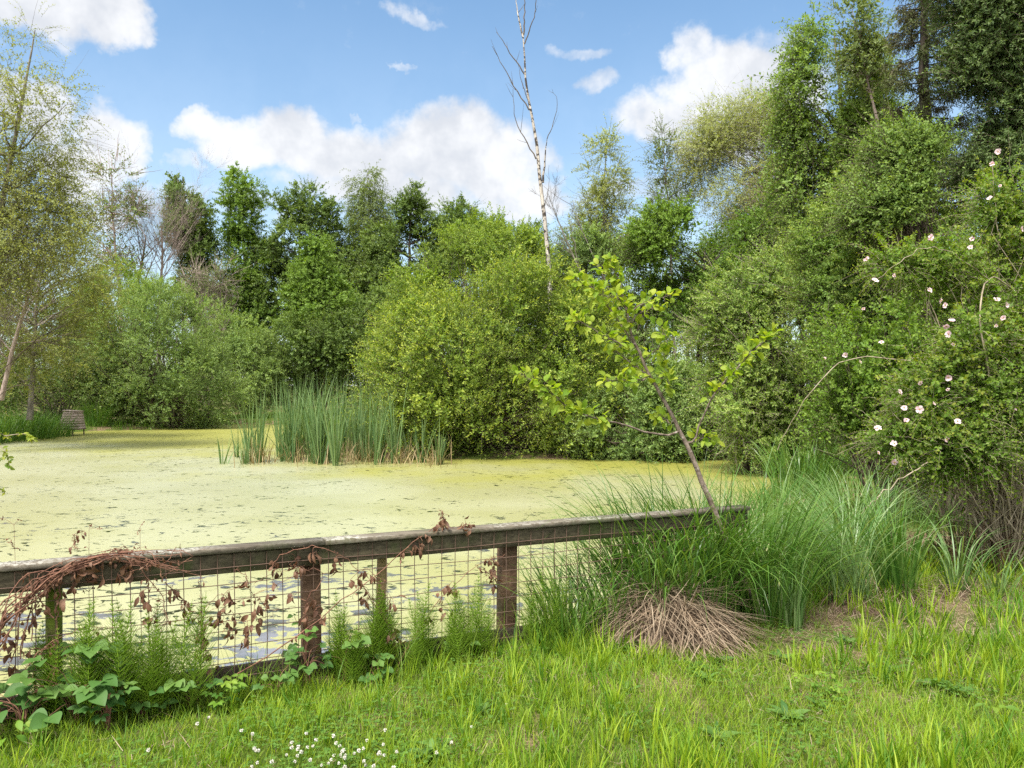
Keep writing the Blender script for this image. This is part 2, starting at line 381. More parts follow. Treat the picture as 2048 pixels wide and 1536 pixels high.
# open patches: more of them towards the near, windward side of the pond
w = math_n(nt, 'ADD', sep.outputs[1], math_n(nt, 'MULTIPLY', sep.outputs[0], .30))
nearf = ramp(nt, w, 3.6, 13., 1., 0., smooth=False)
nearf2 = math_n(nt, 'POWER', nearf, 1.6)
mpv = N.new('ShaderNodeMapping'); Lk.new(co, mpv.inputs[0]); mpv.inputs['Rotation'].default_value = (0, 0, .25); mpv.inputs['Scale'].default_value = (1., 1.35, 1)
n1 = noise(nt, mpv.outputs[0], 6.2, 6, .62, .5)
n2 = noise(nt, mpv.outputs[0], 1.1, 3, .5)
openv = math_n(nt, 'ADD', math_n(nt, 'ADD', n1, math_n(nt, 'MULTIPLY', n2, .25)), math_n(nt, 'MULTIPLY', nearf2, .150))
openm = ramp(nt, openv, .742, .772)
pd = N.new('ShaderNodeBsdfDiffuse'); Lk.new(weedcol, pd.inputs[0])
pg = N.new('ShaderNodeBsdfGlossy'); pg.inputs['Roughness'].default_value = .33; pg.inputs[0].default_value = (1, 1, 1, 1)
fr = N.new('ShaderNodeFresnel'); fr.inputs[0].default_value = 1.5
pw = N.new('ShaderNodeMixShader'); Lk.new(math_n(nt, 'MULTIPLY', math_n(nt, 'MINIMUM', math_n(nt, 'MULTIPLY', fr.outputs[0], 1.08), .56), ramp(nt, bush_refl, 0., 1., 1., .40)), pw.inputs[0]); Lk.new(pd.outputs[0], pw.inputs[1]); Lk.new(pg.outputs[0], pw.inputs[2])  # sheen also cut towards the far bank, standing in for the dark bush reflection
po = N.new('ShaderNodeBsdfPrincipled'); Lk.new(mixrgb(nt, math_n(nt, 'MULTIPLY', ramp(nt, n2, .46, .58), nearf), (.018, .024, .012), (.15, .155, .185)), po.inputs['Base Color']); po.inputs['Roughness'].default_value = .06; po.inputs['IOR'].default_value = 1.33  # near open water: pale lavender of the reflected sky painted into its base colour
bo = N.new('ShaderNodeBump'); bo.inputs['Strength'].default_value = .05; bo.inputs['Distance'].default_value = .01
Lk.new(noise(nt, co, 12, 2, .5), bo.inputs['Height']); Lk.new(bo.outputs[0], po.inputs['Normal'])
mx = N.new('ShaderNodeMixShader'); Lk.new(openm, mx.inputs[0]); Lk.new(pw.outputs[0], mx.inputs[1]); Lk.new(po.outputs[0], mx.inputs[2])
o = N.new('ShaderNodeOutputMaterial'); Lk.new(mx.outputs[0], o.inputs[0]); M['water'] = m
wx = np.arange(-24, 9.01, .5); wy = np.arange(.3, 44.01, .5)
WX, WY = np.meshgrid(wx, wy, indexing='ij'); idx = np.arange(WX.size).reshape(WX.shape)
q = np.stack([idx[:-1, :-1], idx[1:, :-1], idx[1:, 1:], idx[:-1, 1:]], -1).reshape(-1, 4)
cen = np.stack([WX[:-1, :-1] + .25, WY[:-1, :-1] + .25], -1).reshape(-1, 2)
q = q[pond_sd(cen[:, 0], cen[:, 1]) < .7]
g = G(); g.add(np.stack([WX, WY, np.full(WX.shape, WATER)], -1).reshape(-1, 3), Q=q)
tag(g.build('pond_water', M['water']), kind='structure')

# ------------------------------------------------------------------ foliage engine
def vnoise(P, s, seed):
    """cheap smooth 3-D noise, about -1..1"""
    r = np.random.default_rng(seed); out = 0
    for _ in range(5):
        k = r.normal(0, 1, 3) * s; out = out + np.sin(P @ k + r.random() * 6.28)
    return out / 2.6

def lobes_world(lobes, Y):
    """(px, py, rx, ry[, dY, ry_depth]) in picture units at distance Y -> centres, radii in metres"""
    C, Rr = [], []
    for l in lobes:
        dy = l[4] if len(l) > 4 else 0.
        yy = Y + dy; s = yy / F_PX
        C.append(at(l[0], l[1], yy)); rx, rz = l[2] * s, l[3] * s
        Rr.append((rx, l[5] if len(l) > 5 else .5 * (rx + min(rx, rz)), rz))
    return np.array(C), np.array(Rr)

def sample_clumps(C, Rr, n, rng, inner=.28, zmin=-.3, gap=-.75, gs=.9, seed=1, shell=.72, rag=.24):
    wgt = np.array([(a * b + a * c + b * c) for a, b, c in Rr]); wgt = wgt / wgt.sum()
    out, dirs, edge = [], [], []
    tot = 0
    for _ in range(40):
        k = rng.choice(len(C), size=n * 2, p=wgt)
        d = unit(rng.normal(0, 1, (n * 2, 3)))
        inn = rng.random(n * 2) < inner
        f = np.where(inn, rng.uniform(.2, shell, n * 2), rng.uniform(shell, 1., n * 2))
        f = f * (1 + rag * vnoise(d * 2.2 + k[:, None] * 3.7, 1.6, seed + 9) + .5 * rag * vnoise(d * 5 + k[:, None] * 1.9, 1.6, seed + 10))
        P = C[k] + d * Rr[k] * f[:, None]
        ok = P[:, 2] > zmin
        for j in range(len(C)):                                   # not deep inside another lobe unless an inner clump
            qd = np.linalg.norm((P - C[j]) / Rr[j], axis=1)
            ok &= inn | (k == j) | (qd > .62)
        ok &= vnoise(P, gs, seed) > gap
        out.append(P[ok]); dirs.append(d[ok]); edge.append(f[ok]); tot += ok.sum()
        if tot >= n: break
    return np.concatenate(out)[:n], np.concatenate(dirs)[:n], np.concatenate(edge)[:n]

def shoots_leaves(gl, gt, base, sdir, slen, nl, L, W, rng, droop=.2, tint_c=None, up=.25, spread=.85, tw_r=.004, age_pow=2., age_k=.8, yng=None, fold=.12, hang=0., full=False, belly=.45, face=None, size=None):
    """for every shoot a thin twig with nl leaves set alternately along it"""
    n = len(base)
    t = (np.arange(nl) + .6) / nl
    t = np.clip(t[None, :] + rng.uniform(-.3, .3, (n, nl)) / nl, .08, 1)
    dn = np.array([0, 0, -1.])
    B = base[:, None] + sdir[:, None] * (slen[:, None] * t)[..., None] + dn * (droop * slen[:, None] * t ** 2)[..., None]
    tang = unit(sdir[:, None] + dn * (2 * droop * t)[..., None])
    a = perp(tang); b = np.cross(tang, a)
    ph = rng.random((n, 1)) * 6.28 + np.arange(nl)[None, :] * 2.4 + rng.normal(0, .4, (n, nl))
    rad = a * np.cos(ph)[..., None] + b * np.sin(ph)[..., None]
    D = unit(tang * (1 - spread * .6) + rad * spread + np.array([0, 0, up - hang]) + rng.normal(0, .15, (n, nl, 3)))
    Nn = unit(np.array([0, 0, .55]) + rng.normal(0, .6, (n, nl, 3)) + (0 if face is None else face[:, None] * .9))
    sz = rng.uniform(.65, 1.15, (n, nl)) * (1.08 - .35 * t)
    if size is not None: sz = sz * size[:, None]
    tc = rng.random(n) if tint_c is None else tint_c
    tint = np.clip(.55 * tc[:, None] + .5 * rng.random((n, nl)), 0, 1)
    y = (np.ones(n) if yng is None else yng)
    age = np.clip(y[:, None] * age_k * t ** age_pow + rng.normal(0, .05, (n, nl)), 0, 1)
    fn = leaf_full if full else leaf_quads
    kw = {} if full else {'fold': fold, 'belly': belly}
    fn(gl, B.reshape(-1, 3), D.reshape(-1, 3), Nn.reshape(-1, 3), (L * sz).ravel(), (W * sz).ravel(), tint.ravel(), age.ravel(), **kw)
    if gt is not None:
        tt = np.array([0, .5, 1.])
        P = base[:, None] + sdir[:, None] * (slen[:, None] * tt)[..., None] + dn * (droop * slen[:, None] * tt ** 2)[..., None]
        tubes(gt, P, np.broadcast_to(np.array([1, .7, .25]) * tw_r, (n, 3)), 3)

def limb_paths(roots, tips, rng, k=6, sag=.0, wob=.06, upc=.35):
    """curved limbs from root points to tips: (n,k,3)"""
    roots = np.asarray(roots, float); tips = np.asarray(tips, float)
    n = len(tips); t = np.linspace(0, 1, k)[None, :, None]
    ln = np.linalg.norm(tips - roots, axis=1)[:, None, None]
    ctrl = (roots * .5 + tips * .5); ctrl[:, 2] += upc * ln[:, 0, 0] * .3
    P = (1 - t) ** 2 * roots[:, None] + 2 * t * (1 - t) * ctrl[:, None] + t ** 2 * tips[:, None]
    P[:, 1:-1] += rng.normal(0, 1, (n, k - 2, 3)) * wob * ln * .5
    return P

def plant(name, label, cat, lobes, Y, n_leaf, L, W, mat, twig='twig', seed=1, trunk=None, cl_r=.45, per=16, nl=12, stems=0, stem_mat=None, base=None,
          inner=.28, gap=-.75, gs=.9, droop=.2, up=.3, out=.6, spread=.85, slen=(.55, 1.1), limbs=60, limb_r=.035, age_k=.8, group=None, trunk_r=.12, trunk_mat=None,
          hang=0., tw_r=.004, zmin=-.3, shell=.72, sup=.35, trunk_top=None, belly=.45, upc=.35, bare=0, wob=.06, rag=.24):
    """tree or bush: trunk path / stems from the base, limbs to the clumps, leafy shoots fanning out of every clump"""
    rng = np.random.default_rng(seed)
    C, Rr = lobes_world(lobes, Y)
    if base is None:
        base = np.array([C[0][0], C[:, 1].mean(), 0.]); base[2] = ground_z(base[0], base[1]) - .05
    base = np.asarray(base, float)
    root = empty(name, base, label, cat, group)
    nsh = n_leaf // nl; ncl = max(6, nsh // per)
    P, D, fr = sample_clumps(C, Rr, ncl, rng, inner, zmin, gap, gs, seed, shell, rag)
    ncl = len(P)
    ctint = np.clip(.5 + .38 * vnoise(P, 1.2, seed + 5) + rng.normal(0, .16, ncl), 0, 1)
    k = np.repeat(np.arange(ncl), per); n = len(k)
    rd = unit(rng.normal(0, 1, (n, 3)))
    start = P[k] + rd * cl_r * rng.uniform(.05, .75, (n, 1))
    sd = unit(rd * .75 + D[k] * out + np.array([0, 0, sup]))
    ln = cl_r * rng.uniform(slen[0], slen[1], n)
    yng = np.clip((fr[k] - .45) * 2.2, 0.05, 1) * rng.uniform(.3, 1, n)
    gl, gt = G(), G()
    # shoots go slightly past the envelope here and there
    ext = rng.random(n) < .10; ln = np.where(ext, ln * rng.uniform(1.3, 2.3, n), ln)
    shoots_leaves(gl, gt, start, sd, ln, nl, L, W, rng, droop, ctint[k], up, spread, tw_r, age_k=age_k, yng=yng, hang=hang, belly=belly, face=unit(D[k] + rd * .8), size=np.clip(1 + .28 * rng.normal(0, 1, ncl), .6, 1.6)[k])
    if bare:
        kb = rng.choice(ncl, bare); bd = unit(rng.normal(0, .5, (bare, 3)) + D[kb] + np.array([0, 0, .5]))
        bl = cl_r * rng.uniform(1., 2.6, bare); tb = np.linspace(0, 1, 4)[None, :, None]
        tubes(gt, P[kb][:, None] + bd[:, None] * tb * bl[:, None, None] + rng.normal(0, .03, (bare, 4, 3)), np.array([1, .8, .5, .2])[None] * tw_r * 1.6 * np.ones((bare, 1)), 3)
    # wood
    gw = G()
    sel = rng.permutation(ncl)[:limbs]
    tips = P[sel]
    if trunk is not None:
        tp = smooth_path([np.asarray(t_, float) for t_ in trunk], 14, .012 * Y / 20, rng)
        rr = np.interp(np.linspace(0, 1, 14), [0, .08, .5, 1], [trunk_r * 1.35, trunk_r, trunk_r * .6, trunk_r * .12])
        tubes(gw, tp, rr, 9, mat=0)
        zt = tips[:, 2] - np.linalg.norm(tips[:, :2] - tp[0][:2], axis=1) * .7
        i = np.clip(np.searchsorted(tp[:, 2], zt), 2, 12)
        roots = tp[i]
        lim = np.minimum(limb_r, rr[i] * .55)
    else:
        ns = max(stems, 5); a = rng.random(ns) * 6.28
        sr = np.stack([np.cos(a), np.sin(a) * .7, np.zeros(ns)], 1) * Rr[:, 0].max() * .16
        sb = base + sr
        if len(C) > 1:
            w_ = rng.random((ns, 1)); alt = C[rng.integers(len(C), size=ns)]; sb[:, :2] = sb[:, :2] * (1 - .55 * w_) + alt[:, :2] * .55 * w_
        sb[:, 2] = np.minimum(ground_z(sb[:, 0], sb[:, 1]), base[2] + .1) - .03
        j = rng.integers(ns, size=len(tips)); roots = sb[j]
        # take the nearest stem foot of three tries
        for _ in range(2):
            j2 = rng.integers(ns, size=len(tips)); better = np.linalg.norm(sb[j2] - tips, axis=1) < np.linalg.norm(roots - tips, axis=1)
            roots = np.where(better[:, None], sb[j2], roots)
        lim = np.full(len(tips), limb_r)
    LP = limb_paths(roots, tips, rng, 7, upc=upc, wob=wob)
    tap = np.array([1, .85, .7, .55, .4, .28, .15])
    tubes(gw, LP, lim[:, None] * tap[None], 5, mat=0)
    gw.build('trunk' if trunk is not None else 'stems', M[trunk_mat or stem_mat or 'bark'], root, smooth=True)
    gt.build('twigs', M[twig], root)
    gl.build('crown' if trunk is not None else 'foliage', M[mat], root)
    return root

# ------------------------------------------------------------------ trees and bushes
def bare_tree(name, label, path, r0, mat, twig_mat, seed, forks=(), n1=14, n2=5, n3=3, l1=.28, l2=.5, l3=.45, lo=.25, up=.9, group=None, thin=.35, cat='tree'):
    """leafless trunk with limbs, branchlets and twigs; forks = explicit limb paths"""
    rng = np.random.default_rng(seed)
    tp = smooth_path(path, 22, .006 * np.linalg.norm(np.subtract(path[-1], path[0])) / 8, rng)
    H = np.linalg.norm(tp[-1] - tp[0])
    root = empty(name, tp[0], label, cat, group)
    g, gt = G(), G()
    rr = r0 * np.interp(np.linspace(0, 1, 22), [0, .1, 1], [1.25, 1, .22])
    tubes(g, tp, rr, 8)
    for f in forks:
        fp = smooth_path(f[0], 12, .012, rng); tubes(g if f[1] > r0 * .4 else gt, fp, f[1] * np.linspace(1, .25, 12), 5)
        if len(f) > 2:
            for i in rng.integers(3, 11, f[2]):
                d = unit(fp[min(i + 1, 11)] - fp[i] + rng.normal(0, .12, 3)); ln = .35 * np.linalg.norm(fp[-1] - fp[0]) * rng.uniform(.4, 1)
                tubes(gt, smooth_path([fp[i], fp[i] + d * ln * .5, fp[i] + d * ln + np.array([0, 0, .1 * ln])], 5), f[1] * .4 * np.linspace(1, .3, 5), 3)
    lv = [(tp[i], unit(tp[min(i + 1, 21)] - tp[i]), rr[i]) for i in (lo * 21 + rng.random(n1) * (1 - lo) * 20).astype(int)] if n1 else []
    for depth, (nn, ll) in enumerate(((1, l1), (n2, l2), (n3, l3))):
        nxt = []
        P, Rr_ = [], []
        for (p, d, r) in lv:
            for _ in range(nn):
                s = unit(d * .8 + unit(rng.normal(0, 1, 3)) * .75 + np.array([0, 0, up * .35])) if depth else unit(d * .7 + unit(rng.normal(0, 1, 3) * [1, 1, .3]) * .7 + np.array([0, 0, up * .3]))
                L_ = (H * ll if depth == 0 else H * l1 * (l2 if depth == 1 else l2 * l3)) * rng.uniform(.45, 1.1)
                a = np.linspace(0, 1, 5)[:, None]
                q_ = p + s * L_ * a + np.array([0, 0, 1.]) * (a ** 2) * L_ * .18 * up + rng.normal(0, .02, (5, 3)) * L_ * (a > 0)
                P.append(q_); Rr_.append(r * thin * np.array([1, .85, .7, .5, .25]))
                for _k in range(2 if depth < 2 else 0):
                    i = rng.integers(1, 5); nxt.append((q_[i], unit(q_[i] - q_[i - 1]), r * thin * (1.1 - .17 * i)))
        if P: tubes(g if depth == 0 else gt, np.array(P), np.maximum(np.array(Rr_), .0022), 5 if depth == 0 else 3)
        lv = nxt
    g.build('trunk', M[mat], root, smooth=True)
    if gt.n: gt.build('twigs', M[twig_mat], root)
    return root

# --- left bank
plant('willow_tree', 'tall airy yellow green tree with drooping twigs at the left edge of the pond', 'tree',
      [(45, 130, 105, 95), (105, 230, 80, 75), (25, 260, 110, 90), (90, 350, 80, 80), (20, 400, 110, 90), (105, 455, 65, 70), (40, 520, 110, 80), (-90, 330, 120, 220)],
      23, 54000, 0.073, 0.038, 'osier', seed=11, trunk=[at(-70, 900, 23), at(-35, 650, 23), at(5, 420, 23), at(45, 200, 23), at(70, 60, 23)],
      trunk_r=.12, trunk_mat='bark_grey', cl_r=.75, per=14, nl=11, droop=.45, up=.0, out=.35, sup=.1, slen=(.5, 1.35), limbs=70, limb_r=.030, gap=-.15, gs=1.1, inner=.45, age_k=.9, tw_r=.003, bare=120)
plant('willow_tree', 'olive green feathery thicket tree behind the leaning pale trunk, left bank', 'tree',
      [(70, 600, 120, 110), (30, 690, 110, 90), (150, 540, 65, 110), (120, 660, 90, 90), (-60, 560, 120, 150)],
      28, 50000, 0.088, 0.041, 'osier', seed=12, trunk=[at(60, 840, 28), at(70, 640, 28), at(95, 480, 28)], trunk_r=.09, trunk_mat='bark_grey',
      cl_r=.7, per=15, nl=12, droop=.3, up=.15, out=.4, slen=(.5, 1.3), limbs=90, limb_r=.03, gap=-.5, tw_r=.003, bare=120)
bare_tree('willow_tree', 'thin leaning pale trunk with bare grey twigs on the left bank', [at(2, 800, 25), at(25, 700, 25), at(48, 620, 25), at(70, 550, 25), at(78, 470, 25)], .07, 'bark_pink', 'twig', 13,
          n1=16, n2=5, n3=3, l1=.45, l2=.6, up=.1, lo=.2)
bare_tree('dead_shrub', 'leafless grey shrub arching low over the bank grass at the left edge', [at(-40, 830, 26), at(-10, 720, 26), at(15, 640, 26)], .05, 'bark_grey', 'twig', 14,
          forks=[([at(-30, 800, 25.5), at(60, 690, 25), at(120, 690, 25), at(150, 700, 25)], .02, 10), ([at(-20, 760, 25), at(50, 700, 24.8), at(110, 640, 24.6)], .018, 10),
                 ([at(-30, 810, 25), at(40, 770, 24.6), at(110, 790, 24.5)], .016, 9), ([at(-10, 700, 25), at(60, 660, 25), at(140, 650, 25)], .015, 8)], n1=14, l1=.6, n2=4, n3=3, up=.1)
plant('willow_bush', 'dark green bush in the shade left of the big round willow, far bank', 'bush',
      [(130, 700, 85, 95), (60, 755, 90, 75), (190, 740, 60, 80), (110, 780, 90, 50), (-40, 740, 90, 110)], 36, 49400, 0.100, 0.046, 'alder', seed=15, cl_r=.6, limbs=70, twig='twig')
plant('willow_bush', 'big round grey green willow bush overhanging the far left bank', 'bush',
      [(330, 700, 130, 125), (285, 640, 95, 75), (405, 750, 75, 100), (245, 775, 75, 80), (330, 800, 125, 58), (440, 790, 48, 60), (215, 810, 50, 48)],
      36.5, 114000, 0.100, 0.041, 'willow_grey', seed=16, cl_r=.55, per=16, limbs=120, limb_r=.05, up=.3, out=.75, gap=-.7, gs=1.8, rag=.14)
plant('willow_bush', 'lighter green bush top showing behind the big round willow', 'bush',
      [(235, 590, 75, 60), (200, 640, 75, 70), (300, 600, 50, 40)], 42, 32300, 0.106, 0.049, 'willow', seed=17, cl_r=.6, age_k=.35)
plant('willow_bush', 'small rounded willow bush between the big round willow and the reeds', 'bush',
      [(505, 735, 52, 85), (465, 700, 55, 75), (530, 770, 35, 60), (480, 780, 60, 50)], 43, 38000, 0.106, 0.046, 'willow_grey', seed=18, cl_r=.55)
plant('birch_tree', 'sparse half bare birch with pale stems above the left bushes', 'tree',
      [(222, 365, 36, 42), (205, 440, 40, 50), (262, 425, 36, 42), (235, 510, 48, 50)], 50, 3990, 0.165, 0.090, 'birch', seed=19,
      trunk=[at(243, 760, 50), at(240, 600, 50), at(228, 470, 50), at(222, 335, 50)], trunk_r=.14, trunk_mat='bark_pink', twig='bark_pink', cl_r=.85, per=8, nl=6, limbs=60, limb_r=.05, tw_r=.016, inner=.5, bare=120)
bare_tree('bare_tree', 'bare pinkish grey tree with dense leafless twigs left of the dark alder', [at(318, 760, 52), at(318, 620, 52), at(325, 520, 52), at(322, 450, 52)], .14, 'bark_pink', 'bark_pink', 20,
          n1=26, n2=5, n3=4, l1=.40, l2=.5, l3=.5, up=.8, lo=.45, thin=.32)
bare_tree('bare_tree', 'bare forked tree with a few thin limbs behind the big willow bush', [at(262, 760, 54), at(270, 600, 54), at(285, 520, 54), at(292, 470, 54)], .15, 'bark', 'twig', 21,
          forks=[([at(268, 620, 54), at(290, 560, 54), at(315, 500, 54)], .07, 6), ([at(266, 640, 54), at(240, 560, 54), at(232, 500, 54)], .07, 6)], n1=14, n2=4, n3=4, l1=.35, up=.7, lo=.5)
plant('alder_tree', 'dark green alder standing alone with sky on both sides, left of centre', 'tree',
      [(362, 388, 24, 30), (392, 425, 38, 40), (368, 462, 36, 40), (400, 500, 32, 40), (385, 560, 30, 45)], 55, 33345, 0.165, 0.109, 'alder', seed=22,
      trunk=[at(392, 800, 55), at(390, 560, 55), at(378, 450, 55), at(365, 372, 55)], trunk_r=.2, trunk_mat='bark_dark', cl_r=.6, per=12, nl=10, limbs=60, limb_r=.06, tw_r=.006, gap=-.6)
plant('alder_tree', 'slim alder with lighter left side, first of the dense green row', 'tree',
      [(482, 390, 34, 36), (478, 450, 38, 50), (495, 520, 46, 55), (470, 600, 50, 60), (500, 660, 60, 60)], 57, 56430, 0.165, 0.109, 'alder_light', seed=23,
      trunk=[at(495, 800, 57), at(490, 560, 57), at(484, 372, 57)], trunk_r=.2, trunk_mat='bark_dark', cl_r=.65, per=13, nl=10, limbs=60, limb_r=.06, tw_r=.006, gap=-.6, age_k=.5)
plant('alder_tree', 'broad round topped alder in the middle of the dense green row', 'tree',
      [(560, 420, 46, 48), (615, 415, 48, 42), (655, 450, 40, 45), (590, 490, 80, 60), (640, 540, 60, 60), (570, 590, 60, 70), (535, 500, 50, 60), (690, 545, 56, 66), (680, 480, 40, 50)], 58, 57000, 0.165, 0.115, 'alder', seed=24,
      trunk=[at(600, 800, 58), at(600, 560, 58), at(600, 390, 58)], trunk_r=.24, trunk_mat='bark_dark', cl_r=.7, per=13, nl=10, limbs=70, limb_r=.07, tw_r=.006, gap=-.6)
plant('alder_tree', 'pointed light green alder in front of the dark row, above the reeds', 'tree',
      [(632, 515, 26, 34), (630, 565, 44, 42), (640, 620, 62, 50), (645, 680, 70, 46), (600, 600, 30, 36)], 47, 49400, 0.142, 0.096, 'alder_light', seed=25,
      trunk=[at(640, 800, 47), at(636, 600, 47), at(632, 495, 47)], trunk_r=.16, trunk_mat='bark_dark', cl_r=.55, per=13, nl=10, limbs=60, limb_r=.05, tw_r=.005, age_k=.5)
plant('birch_tree', 'tall pointed birch with hanging twigs, highest of the dense row', 'tree',
      [(735, 362, 26, 32), (728, 410, 38, 42), (750, 450, 44, 46), (725, 500, 46, 50), (745, 560, 50, 60)], 60, 34200, 0.165, 0.077, 'birch', seed=26,
      trunk=[at(742, 800, 60), at(740, 560, 60), at(736, 338, 60)], trunk_r=.16, trunk_mat='bark_grey', cl_r=.8, per=13, nl=10, limbs=70, limb_r=.05, droop=.7, up=-.1, out=.4, sup=0, tw_r=.005, age_k=.5)
plant('alder_tree', 'dark alder right of the pointed birch, leafy to the ground', 'tree',
      [(822, 425, 30, 42), (840, 480, 40, 46), (800, 520, 50, 55), (770, 590, 60, 65), (840, 560, 60, 60), (720, 640, 50, 70), (775, 500, 40, 55), (885, 530, 44, 46), (812, 490, 36, 38)], 56, 71820, 0.165, 0.109, 'alder', seed=27,
      trunk=[at(815, 800, 56), at(818, 560, 56), at(822, 392, 56)], trunk_r=.2, trunk_mat='bark_dark', cl_r=.65, per=13, nl=10, limbs=70, limb_r=.06, tw_r=.006, gap=-.95)
plant('oak_tree', 'low dark tree top seen behind the bright willow, left of the bare birch', 'tree',
      [(912, 440, 38, 36), (985, 450, 40, 34), (950, 490, 90, 50), (1040, 480, 50, 34)], 60, 28500, 0.177, 0.115, 'alder', seed=28,
      trunk=[at(950, 800, 60), at(950, 560, 60), at(940, 430, 60)], trunk_r=.2, trunk_mat='bark_dark', cl_r=.8, per=12, nl=9, limbs=50, limb_r=.07, tw_r=.006, gap=-.5, bare=40)
plant('alder_bush', 'dark leafy bush at the water edge behind the tall reeds', 'bush',
      [(575, 690, 60, 55), (690, 680, 60, 60), (640, 720, 80, 45), (540, 720, 40, 50), (740, 650, 50, 60), (700, 745, 60, 40), (590, 760, 80, 36)], 45, 47500, 0.130, 0.090, 'alder', seed=29, cl_r=.6, limbs=60, tw_r=.005)
plant('dead_shrub', 'grey brown twiggy shrub between the alders and the round willow', 'bush',
      [(420, 620, 40, 50), (395, 580, 40, 50), (440, 560, 30, 40)], 48, 5700, 0.118, 0.064, 'birch', seed=30, twig='bark_pink', cl_r=.7, per=9, nl=6, limbs=90, limb_r=.04, tw_r=.011, stem_mat='bark_pink', inner=.5, bare=160)

# --- the willows in and behind the middle of the pond
plant('willow_bush', 'bright green rounded willow behind the front one, left of the bare birch trunk', 'bush',
      [(930, 560, 110, 95), (860, 630, 95, 90), (1010, 540, 90, 85), (790, 690, 55, 60), (1060, 600, 60, 80), (950, 480, 50, 30)], 27.5, 95000, 0.094, 0.044, 'willow', seed=31, cl_r=.5, per=16, limbs=120, limb_r=.04, out=.7, gap=-0.45, age_k=.55, gs=1.1, rag=0.28)
plant('willow_bush', 'large yellow green willow bush bulging over the water in the middle of the pond', 'bush',
      [(930, 740, 175, 150), (1040, 670, 150, 140), (860, 800, 130, 120), (1110, 770, 140, 130), (775, 790, 62, 95), (1020, 580, 85, 60), (960, 850, 190, 78), (1130, 860, 110, 70), (840, 660, 60, 60), (1150, 640, 70, 80)],
      22.6, 218500, 0.085, 0.038, 'willow', seed=32, cl_r=.46, per=13, nl=12, limbs=260, limb_r=.032, out=.7, gap=-.62, gs=2.1, slen=(.5, 1.5), inner=.38, age_k=1.25, up=.35, tw_r=.0035, bare=260, rag=.15)
plant('willow_bush', 'low dark willow scrub on the water edge behind the leaning sapling', 'bush',
      [(1290, 830, 110, 90), (1400, 855, 100, 70), (1215, 850, 80, 75), (1350, 790, 70, 50), (1470, 870, 70, 55), (1300, 880, 150, 44)], 21.6, 104500, 0.083, 0.038, 'willow_grey', seed=33, cl_r=.38, per=16, limbs=140, limb_r=.03, gap=-.8, gs=1.6, tw_r=.0035, bare=120)
plant('willow_bush', 'grey green twiggy willow behind the sapling top, right of the bare birch', 'bush',
      [(1230, 590, 80, 90), (1180, 520, 60, 50), (1300, 560, 60, 80), (1270, 680, 90, 80), (1140, 570, 60, 60), (1230, 750, 80, 70)], 26, 68400, 0.088, 0.036, 'willow_grey', seed=34, cl_r=.5, limbs=160, limb_r=.03, gap=-.6, bare=200, tw_r=.005)
plant('birch_tree', 'slender pale green birch just right of the bare birch trunk', 'tree',
      [(1208, 300, 27, 34), (1212, 350, 44, 44), (1205, 410, 52, 46), (1240, 440, 46, 46), (1180, 460, 46, 40), (1230, 500, 76, 38)], 30, 24700, 0.073, 0.041, 'birch_pale', seed=35,
      trunk=[at(1212, 760, 30), at(1205, 560, 30), at(1208, 420, 30), at(1212, 275, 30)], trunk_r=.075, trunk_mat='bark_grey', cl_r=.5, per=12, nl=10, limbs=100, limb_r=.025, tw_r=.005, gap=-.35, gs=1.6, droop=.3, up=.1, bare=60)
plant('birch_tree', 'thin see-through birch between the pale birch and the birch with the white trunk', 'tree',
      [(1322, 270, 20, 26), (1330, 330, 30, 40), (1345, 400, 40, 44), (1310, 440, 46, 40)], 34, 7125, 0.088, 0.054, 'birch', seed=36,
      trunk=[at(1350, 760, 34), at(1342, 520, 34), at(1334, 380, 34), at(1322, 248, 34)], trunk_r=.07, trunk_mat='bark_grey', cl_r=.55, per=9, nl=8, limbs=60, limb_r=.02, tw_r=.006, gap=-.4, bare=50)
plant('birch_tree', 'upright pale yellow green birch with a white trunk, right of centre', 'tree',
      [(1440, 255, 55, 44), (1520, 235, 56, 42), (1420, 330, 46, 50), (1490, 310, 55, 55), (1560, 280, 46, 60), (1460, 395, 60, 46), (1540, 370, 50, 60), (1400, 290, 34, 40), (1500, 430, 60, 40)], 33, 80000, 0.083, 0.038, 'birch_pale', seed=37,
      trunk=[at(1600, 620, 33), at(1592, 460, 33), at(1584, 330, 33), at(1566, 215, 33)], trunk_r=.115, trunk_mat='birch_bark', cl_r=.8, per=12, nl=11, limbs=110, limb_r=.03, tw_r=.003, twig='bark_pink', droop=.4, up=.05, out=.3, sup=.12, gap=-.35, gs=1.2, bare=40)
bare_tree('dead_shrub', 'tangle of bare drooping branches under the pale birch', [at(1588, 470, 32), at(1560, 410, 32), at(1520, 350, 32)], .06, 'bark_grey', 'bark_pink', 38,
          forks=[([at(1590, 460, 32), at(1540, 400, 32), at(1500, 390, 32)], .03, 10), ([at(1590, 420, 32), at(1550, 350, 32), at(1510, 330, 32)], .03, 10)], n1=12, n2=3, n3=3, l1=.7, up=-.3)
plant('hawthorn_tree', 'rich green hawthorn with a dark hollow under it, right of the sapling top', 'tree',
      [(1360, 470, 70, 50), (1450, 490, 85, 50), (1410, 560, 85, 70), (1350, 580, 62, 70), (1490, 560, 60, 70), (1370, 650, 48, 46), (1420, 430, 40, 34), (1510, 455, 60, 46), (1560, 490, 56, 50), (1310, 480, 44, 50)], 25.5, 85500, 0.088, 0.056, 'hawthorn', seed=39,
      trunk=[at(1400, 800, 25.5), at(1400, 640, 25.5), at(1410, 500, 25.5)], trunk_r=.12, trunk_mat='bark_dark', cl_r=.5, per=15, nl=11, limbs=100, limb_r=.04, gap=-.6, tw_r=.006, age_k=.5)

